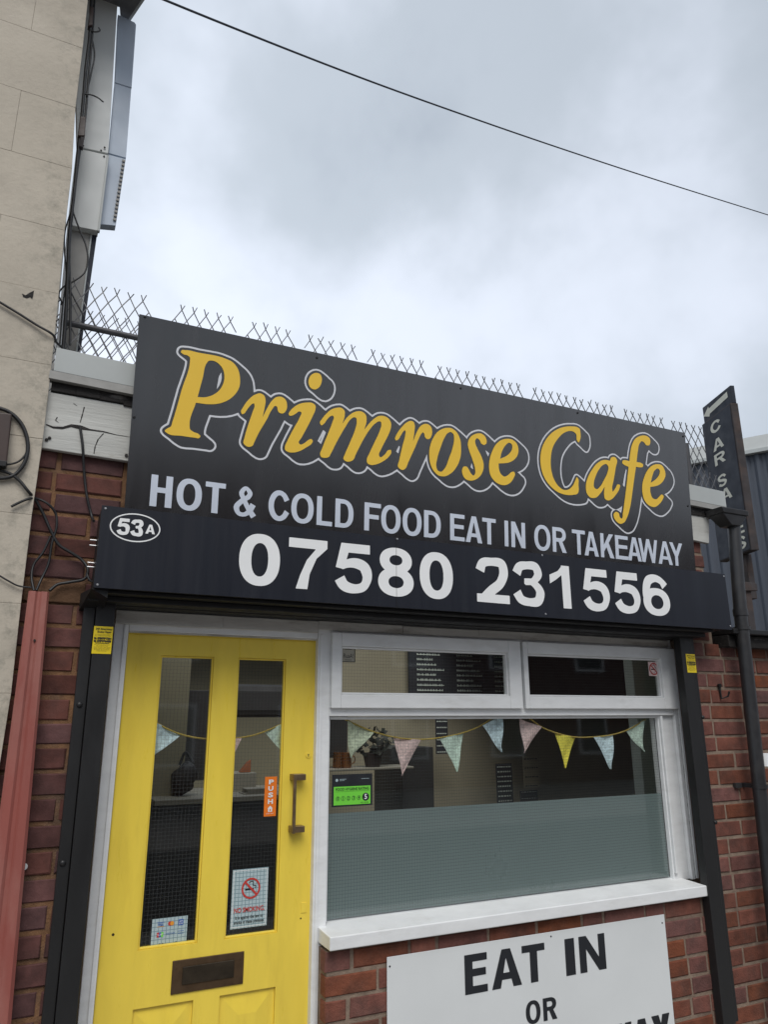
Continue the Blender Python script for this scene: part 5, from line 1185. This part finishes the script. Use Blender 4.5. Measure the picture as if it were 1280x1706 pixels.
for i in range(n+1):
    s_ = i*pitch/4; dpt = (0, .035, .035, 0)[i % 4]; p = A2+dr*s_-nrm*(-dpt if nrm.y > 0 else dpt)*(-1 if nrm.y < 0 else 1)
    V += [(p.x, p.y, zb_), (p.x, p.y, CH+T_-.19)]
for i in range(n): F.append((2*i, 2*i+2, 2*i+3, 2*i+1))
MB().add(V, F).build('cladding', M['cladding'], cd)
nn_ = nrm if nrm.y < 0 else -nrm
a1, a2 = A2+nn_*.08, A2+dr*ln+nn_*.08
def vslab(a, b, z0, z1, back, name, m_, par_): MB().add([(a.x, a.y, z0), (b.x, b.y, z0), (b.x, b.y, z1), (a.x, a.y, z1), (a.x+back.x, a.y+back.y, z0), (b.x+back.x, b.y+back.y, z0), (b.x+back.x, b.y+back.y, z1), (a.x+back.x, a.y+back.y, z1)], [(0, 1, 2, 3), (4, 5, 6, 7), (0, 1, 5, 4), (1, 2, 6, 5), (2, 3, 7, 6), (3, 0, 4, 7)]).build(name, m_, par_)
vslab(a1, a2, CH+T_-.20, CH+T_, -nn_*.3, 'fascia', M['grey_panel'], cd)
vslab(a1+nn_*.03, a2+nn_*.03, CH+T_-.26, CH+T_-.205, -nn_*.1, 'gutter', M['flash'], cd)
vslab(A2-nn_*.1, A2+dr*ln-nn_*.1, -.1, CH+T_-.3, -nn_*5, 'wall', M['mortar'], cd)
vslab(A2+nn_*.01, A2+dr*ln+nn_*.01, -.1, zb_, -nn_*.1, 'base_wall', M['brick_red'], cd)

# ------------------------------------------------------------------ CAR SALES blade sign
ks = 3.2
def cs(r, z, D=None): return Vector((r*D, D-CD, CH+z*D))
Dn, Dfar = 3.15, 3.15*1.118
Pn, Pf = Vector((1.3205*Dn, Dn-CD, 0)), Vector((1.2215*Dfar, Dfar-CD, 0))
ub = (Pf-Pn); ub.z = 0; ub.normalize(); nb_ = Vector((-ub.y, ub.x, 0)); nb_ = nb_ if nb_.x < 0 else -nb_     # face normal towards the camera's side
wid = (Pf-Pn).length; ztp_, zbt = CH+.6605*Dn, CH+.330*Dn
bs = thing('car_sales_sign', 'narrow projecting sign lettered CAR SALES downwards under an arrow', 'sign', (Pn.x, Pn.y, zbt))
def bl(u, z, o=0): return Pn+ub*u+nb_*o+Vector((0, 0, z))
def blk(u0, u1, z0, z1, o0, o1, name, m_, bev=.003):
    MB().add([bl(u0, z0, o0), bl(u1, z0, o0), bl(u1, z1, o0), bl(u0, z1, o0), bl(u0, z0, o1), bl(u1, z0, o1), bl(u1, z1, o1), bl(u0, z1, o1)], [(0, 1, 2, 3), (4, 5, 6, 7), (0, 1, 5, 4), (1, 2, 6, 5), (2, 3, 7, 6), (3, 0, 4, 7)]).build(name, m_, bs, bevel=bev)
blk(0, wid, zbt, ztp_, -.002, -.055, 'case', M['rust'], .004)
blk(.012, wid-.012, zbt+.01, ztp_-.01, .001, -.0015, 'face', M['sign_blue'], 0)
za1 = CH+.7035*Dn; blk(.005, wid-.005, ztp_+.001, za1, -.02, -.05, 'arrow_panel', M['sign_blue'], .004)
# arrow pointing back from the street
def blit(V, F, name, m_, o): MB().add([bl(u, z, o) for u, z in V], F).build(name, m_, bs)
def hb(px, py):
    d = ray(px, py); k_ = (Pn+Vector((0, 0, CH))-C0).dot(nb_)/d.dot(nb_); p = C0+d*k_-Pn; return (p.dot(ub), p.z)
ar = [hb(1120+x*.1407, 620+y*.1407) for x, y in ((350, 525), (405, 405), (412, 430), (625, 228), (635, 295), (425, 490), (420, 525))]
V, T = fill([ar]); blit(V, T, 'arrow', M['sign_cream'], -.018)
lm = MB()
for c, x, y, wdt, hgt in (('C', 525, 640, 150, 150), ('A', 553, 845, 165, 150), ('R', 575, 1015, 165, 155), ('S', 605, 1280, 150, 150), ('A', 650, 1440, 165, 130), ('L', 735, 1660, 90, 110), ('E', 790, 1850, 90, 100), ('S', 830, 2020, 90, 100)):
    u, z = hb(1120+x*.1407, 620+y*.1407); Wg, Hg = wid*.36, .083
    if c == 'S':
        V, T = None, None
        q = ribbon([(.80, .74), (.66, .90), (.42, .93), (.20, .80), (.26, .60), (.55, .48), (.78, .32), (.68, .12), (.42, .07), (.18, .22)], [.2, .18, .17, .2, .2, .22, .2, .19, .17, .2]); F_, x0, y0 = csg([q], [], 1/60); V, T = fill([simp(l, .002) for l in contours(F_, x0, y0, 1/60)]); w_ = 1.0
    else: V, T = glyph_mesh(c, 1.0, .24, .18, 1/60); w_ = 1.0
    lm.add([bl(u+(-(vx-.5))*Wg, z+(vz-.5)*Hg, .0025) for vx, vz in V], T)
each(lm, 'letter', M['sign_cream'], bs)
blk(wid*.3, wid*.45, zbt-.3, zbt, -.03, -.07, 'fixing_arm', M['rust'], .003)

# ------------------------------------------------------------------ cables
def cable(label, pts, r=.004, m_='cable', name='cable', group='loose cables on the walls', n=6):
    P = [at(x, y, Y) for x, y, Y in pts]; S = spline(P, 6)
    o = MB().tube(S, r, n).build(name, M[m_], None, sm=70)
    return tag(o, label, 'cable', group)
c1 = -.185; c2 = -.13
cable('cable bundle running up the edge of the cream wall to the eaves', [(152, -20, c1+.13), (149, 60, c1+.13), (143, 110, c1+.13), (138, 170, c1+.13), (131, 240, c1+.13), (122, 330, c1+.13), (116, 380, c1+.13), (112, 460, c1+.13), (108, 540, c1+.13), (104, 585, c1+.13)], .007)
cable('thinner cable beside the bundle on the cream wall edge', [(158, -20, -.05), (154, 50, -.05), (147, 130, -.05), (141, 200, -.05), (130, 270, -.05), (121, 345, -.05), (115, 420, -.05), (117, 500, -.05), (116, 575, -.05)], .005)
cable('cable bowing out from the wall edge below the eaves', [(149, 48, -.04), (154, 70, -.04), (157, 90, -.04), (152, 120, -.04), (144, 155, -.04)], .0035)
cable('short cut cable end curling out near the eaves', [(149, 50, -.06), (158, 53, -.06), (166, 50, -.06), (164, 46, -.06)], .0035)
cable('short cut cable tail sticking out halfway up the wall edge', [(142, 157, -.06), (152, 158, -.06), (163, 163, -.06), (172, 170, -.06)], .0035)
cable('cable looping wide beside the corner post', [(120, 350, -.05), (133, 385, -.05), (143, 410, -.05), (146, 435, -.05), (140, 455, -.05), (120, 470, -.05), (103, 480, -.05), (97, 492, -.05), (102, 503, -.05), (101, 508, -.05)], .0035)
cable('cable hanging from the bundle down past the mesh fence', [(113, 475, -.05), (122, 495, -.05), (131, 512, -.05), (140, 528, -.05)], .003)
cable('cable dropping down the wall edge to the flashing', [(118, 352, -.05), (108, 385, -.05), (107, 420, -.05), (110, 455, -.05), (104, 510, -.05), (99, 575, -.05)], .003)
for i, (x, y) in enumerate(((137, 70, ), (139, 210))):
    t = thing('cable_joint', ['dark cable joint box near the top of the wall edge', 'brown and orange cable joint box halfway down the wall edge'][i], 'joint box', at(x+8, y, -.07), 'cable joint boxes on the wall edge')
    a, b = ((150, 10), (156, 42)) if i == 0 else ((133, 193), (143, 226))
    quad_slab([(a[0], a[1]), (b[0], a[1]+1), (b[0]-2, b[1]), (a[0]-4, b[1])], -.07, .03, 'case', M['brown_box'], t, .003)
    if i: quad_slab([(134, 227), (140, 228), (138, 245), (131, 243)], -.068, .025, 'end', M['rust'], t, .002)
cw = CYw-.012
cable('thin wire crossing the cream wall down to the flashing', [(-10, 498, cw), (30, 522, cw), (60, 541, cw), (88, 558, cw), (95, 572, cw+.05), (102, 578, cw+.06)], .0045)
cable('thick cable curving round the brown box on the cream wall', [(-8, 678, cw), (14, 686, cw), (32, 702, cw), (44, 728, cw), (45, 755, cw), (36, 778, cw), (22, 792, cw), (0, 797, cw), (-10, 796, cw)], .007)
cable('thin cable looping under the brown box', [(-8, 774, cw), (10, 774, cw), (30, 769, cw), (42, 757, cw), (46, 740, cw)], .0035)
cable('thick cable running from the cream wall across the bricks to the shutter box', [(-8, 782, cw), (18, 790, cw), (32, 801, cw), (46, 818, cw), (58, 832, -.15), (70, 853, -.14), (84, 884, -.14), (98, 908, -.14), (120, 922, -.14), (136, 933, -.14), (146, 950, -.15), (143, 962, -.15), (115, 970, -.14), (95, 974, -.14), (82, 984, -.15)], .0055)
cable('cut cable end poking out over the cream wall', [(18, 844, cw), (30, 838, cw), (44, 832, cw), (62, 831, -.15), (80, 840, -.15), (92, 855, -.14), (94, 875, -.14), (86, 905, -.14), (80, 940, -.14), (66, 970, -.15), (60, 984, -.17)], .0045)
cable('cable hanging in a loop above the red capping', [(84, 893, -.14), (70, 922, -.14), (56, 940, -.14), (52, 960, -.15), (56, 984, -.17)], .0045)
cable('cable dropping from the cracked board to the shutter box', [(133, 711, TY-.006), (137, 740, TY-.006), (140, 790, -.135), (145, 830, -.135), (153, 862, -.14), (156, 868, -.2)], .005)
cable('thin wire entering low on the cream wall', [(-8, 955, cw), (12, 967, cw), (30, 976, cw), (52, 979, -.18)], .003)
cable('short cable behind the left end of the shutter box', [(144, 955, -.15), (148, 965, -.16), (156, 970, -.19), (160, 968, -.22)], .004)
t = thing('junction_box', 'brown plastic junction box at the left edge of the cream wall', 'junction box', at(6, 735, cw))
quad_slab([(-30, 684), (19, 689), (10, 773), (-38, 768)], CYw-.035, .034, 'case', M['brown_box'], t, .004)
quad_slab([(-30, 762), (11.5, 768), (9, 777), (-36, 772)], CYw-.037, .036, 'lid_edge', M['dark_metal'], t, .002)
t = thing('wall_damage', 'ragged dark hole in the cream render below the wire', 'hole', at(50, 490, CYw))
q = [at(x, y, CYw-.0015) for x, y in ((36, 489), (42, 492), (48, 488), (56, 484), (55, 492), (53, 499), (50, 495), (44, 497), (38, 495))]; n = len(q)
MB().add(q, [tuple(range(n))]).build('patch', M['rotten'], t)
# overhead line across the sky
P = [at(x, y, Y) for x, y, Y in ((255, -8, .8), (400, 51, 1.1), (600, 129, 1.6), (800, 201, 2.1), (1000, 269, 2.7), (1290, 361, 3.6))]
P = [P[0]+(P[0]-P[1])*4+Vector((0, 0, .25)), P[0]+(P[0]-P[1])*1.6+Vector((0, 0, .03))]+P+[P[-1]+(P[-1]-P[-2])*1.5+Vector((0, 0, .03)), P[-1]+(P[-1]-P[-2])*6+Vector((0, 0, .7))]
tag(MB().tube(spline(P, 10), .0075, 8).build('overhead_cable', M['cable_grey'], None, sm=70), 'dark overhead telephone cable sagging across the cloudy sky', 'cable')
# red cable capping
rc = thing('cable_capping', 'dusty red plastic cable capping standing between cream wall and bricks', 'capping', (0, -.19, 0))
RY = -.185
def capx(py): 
    t_ = (py-985)/(1400-985); return (at(47-47.0*(py-985)/357, py, RY).x, at(82-39*t_, py, RY).x)
xt0, xt1 = at(47, 985, RY).x, at(82, 985, RY).x; xb0, xb1 = at(0, 1342, RY).x, at(22, 1660, RY).x; ztc = at(65, 985, RY).z; zb1, zb2 = at(0, 1342, RY).z, at(22, 1660, RY).z
prof = [(0, .03), (.0, .012), (.10, .0), (.34, .0), (.44, .010), (.56, .010), (.66, .0), (.90, .0), (1, .012), (1, .03)]
def prof_pts(z):
    k0 = (ztc-z)/(ztc-zb1); k1 = (ztc-z)/(ztc-zb2); l_ = xt0+(xb0-xt0)*k0; r__ = xt1+(xb1-xt1)*k1; return [(l_+(r__-l_)*u, RY+d*.9, z) for u, d in prof]
V = []; n = len(prof)
for z in (ztc, .9, .2, 0): V += prof_pts(z) if z > zb2-3 else []
F = [(i*n+j, i*n+j+1, (i+1)*n+j+1, (i+1)*n+j) for i in range(3) for j in range(n-1)]+[tuple(range(n))]
MB().add(V, F).build('cover', M['red_plastic'], rc, sm=25)
MB().disc(at(57, 1067, RY+.007), (0, -1, 0), .004, .004, 8).build('screw', M['rotten'], rc)
t = thing('wall_tag', 'small white plug stuck on the bricks beside the red capping', 'plug', at(40, 1444, WY-.004))
p = at(40, 1444, WY-.004); MB().disc(p+Vector((0, .004, 0)), (0, -1, 0), .010, .008, 12).build('plug', M['white_ink'], t, bevel=.001)

# ------------------------------------------------------------------ terrace across the street (seen only in reflections)
tt_ = thing('terrace', 'brick terrace across the street, seen only as reflections', 'building', (2, -15, -.1))
MB().box(-30, 34, -21, -15, -.15, 4.7).build('wall', M['brick_left'], tt_)
MB().add([(-30.3, -14.7, 4.7), (34.3, -14.7, 4.7), (34.3, -18, 6.3), (-30.3, -18, 6.3), (-30.3, -21.3, 4.7), (34.3, -21.3, 4.7)], [(0, 1, 2, 3), (3, 2, 5, 4), (0, 3, 4), (1, 5, 2)]).build('roof', M['roof_tile'], tt_)
wm = MB(); gmx = MB()
for i in range(-9, 11):
    for z in (.6, 3.0):
        x = i*3.1; wm.box(x-.55, x+.55, -15.0+.001, -14.96, z, z+1.4); gmx.box(x-.47, x+.47, -14.959, -14.95, z+.08, z+1.32)
wm.build('window_frame', M['white_paint'], tt_); gmx.build('window_pane', M['black_ink'], tt_)
print('objects', len(bpy.data.objects))
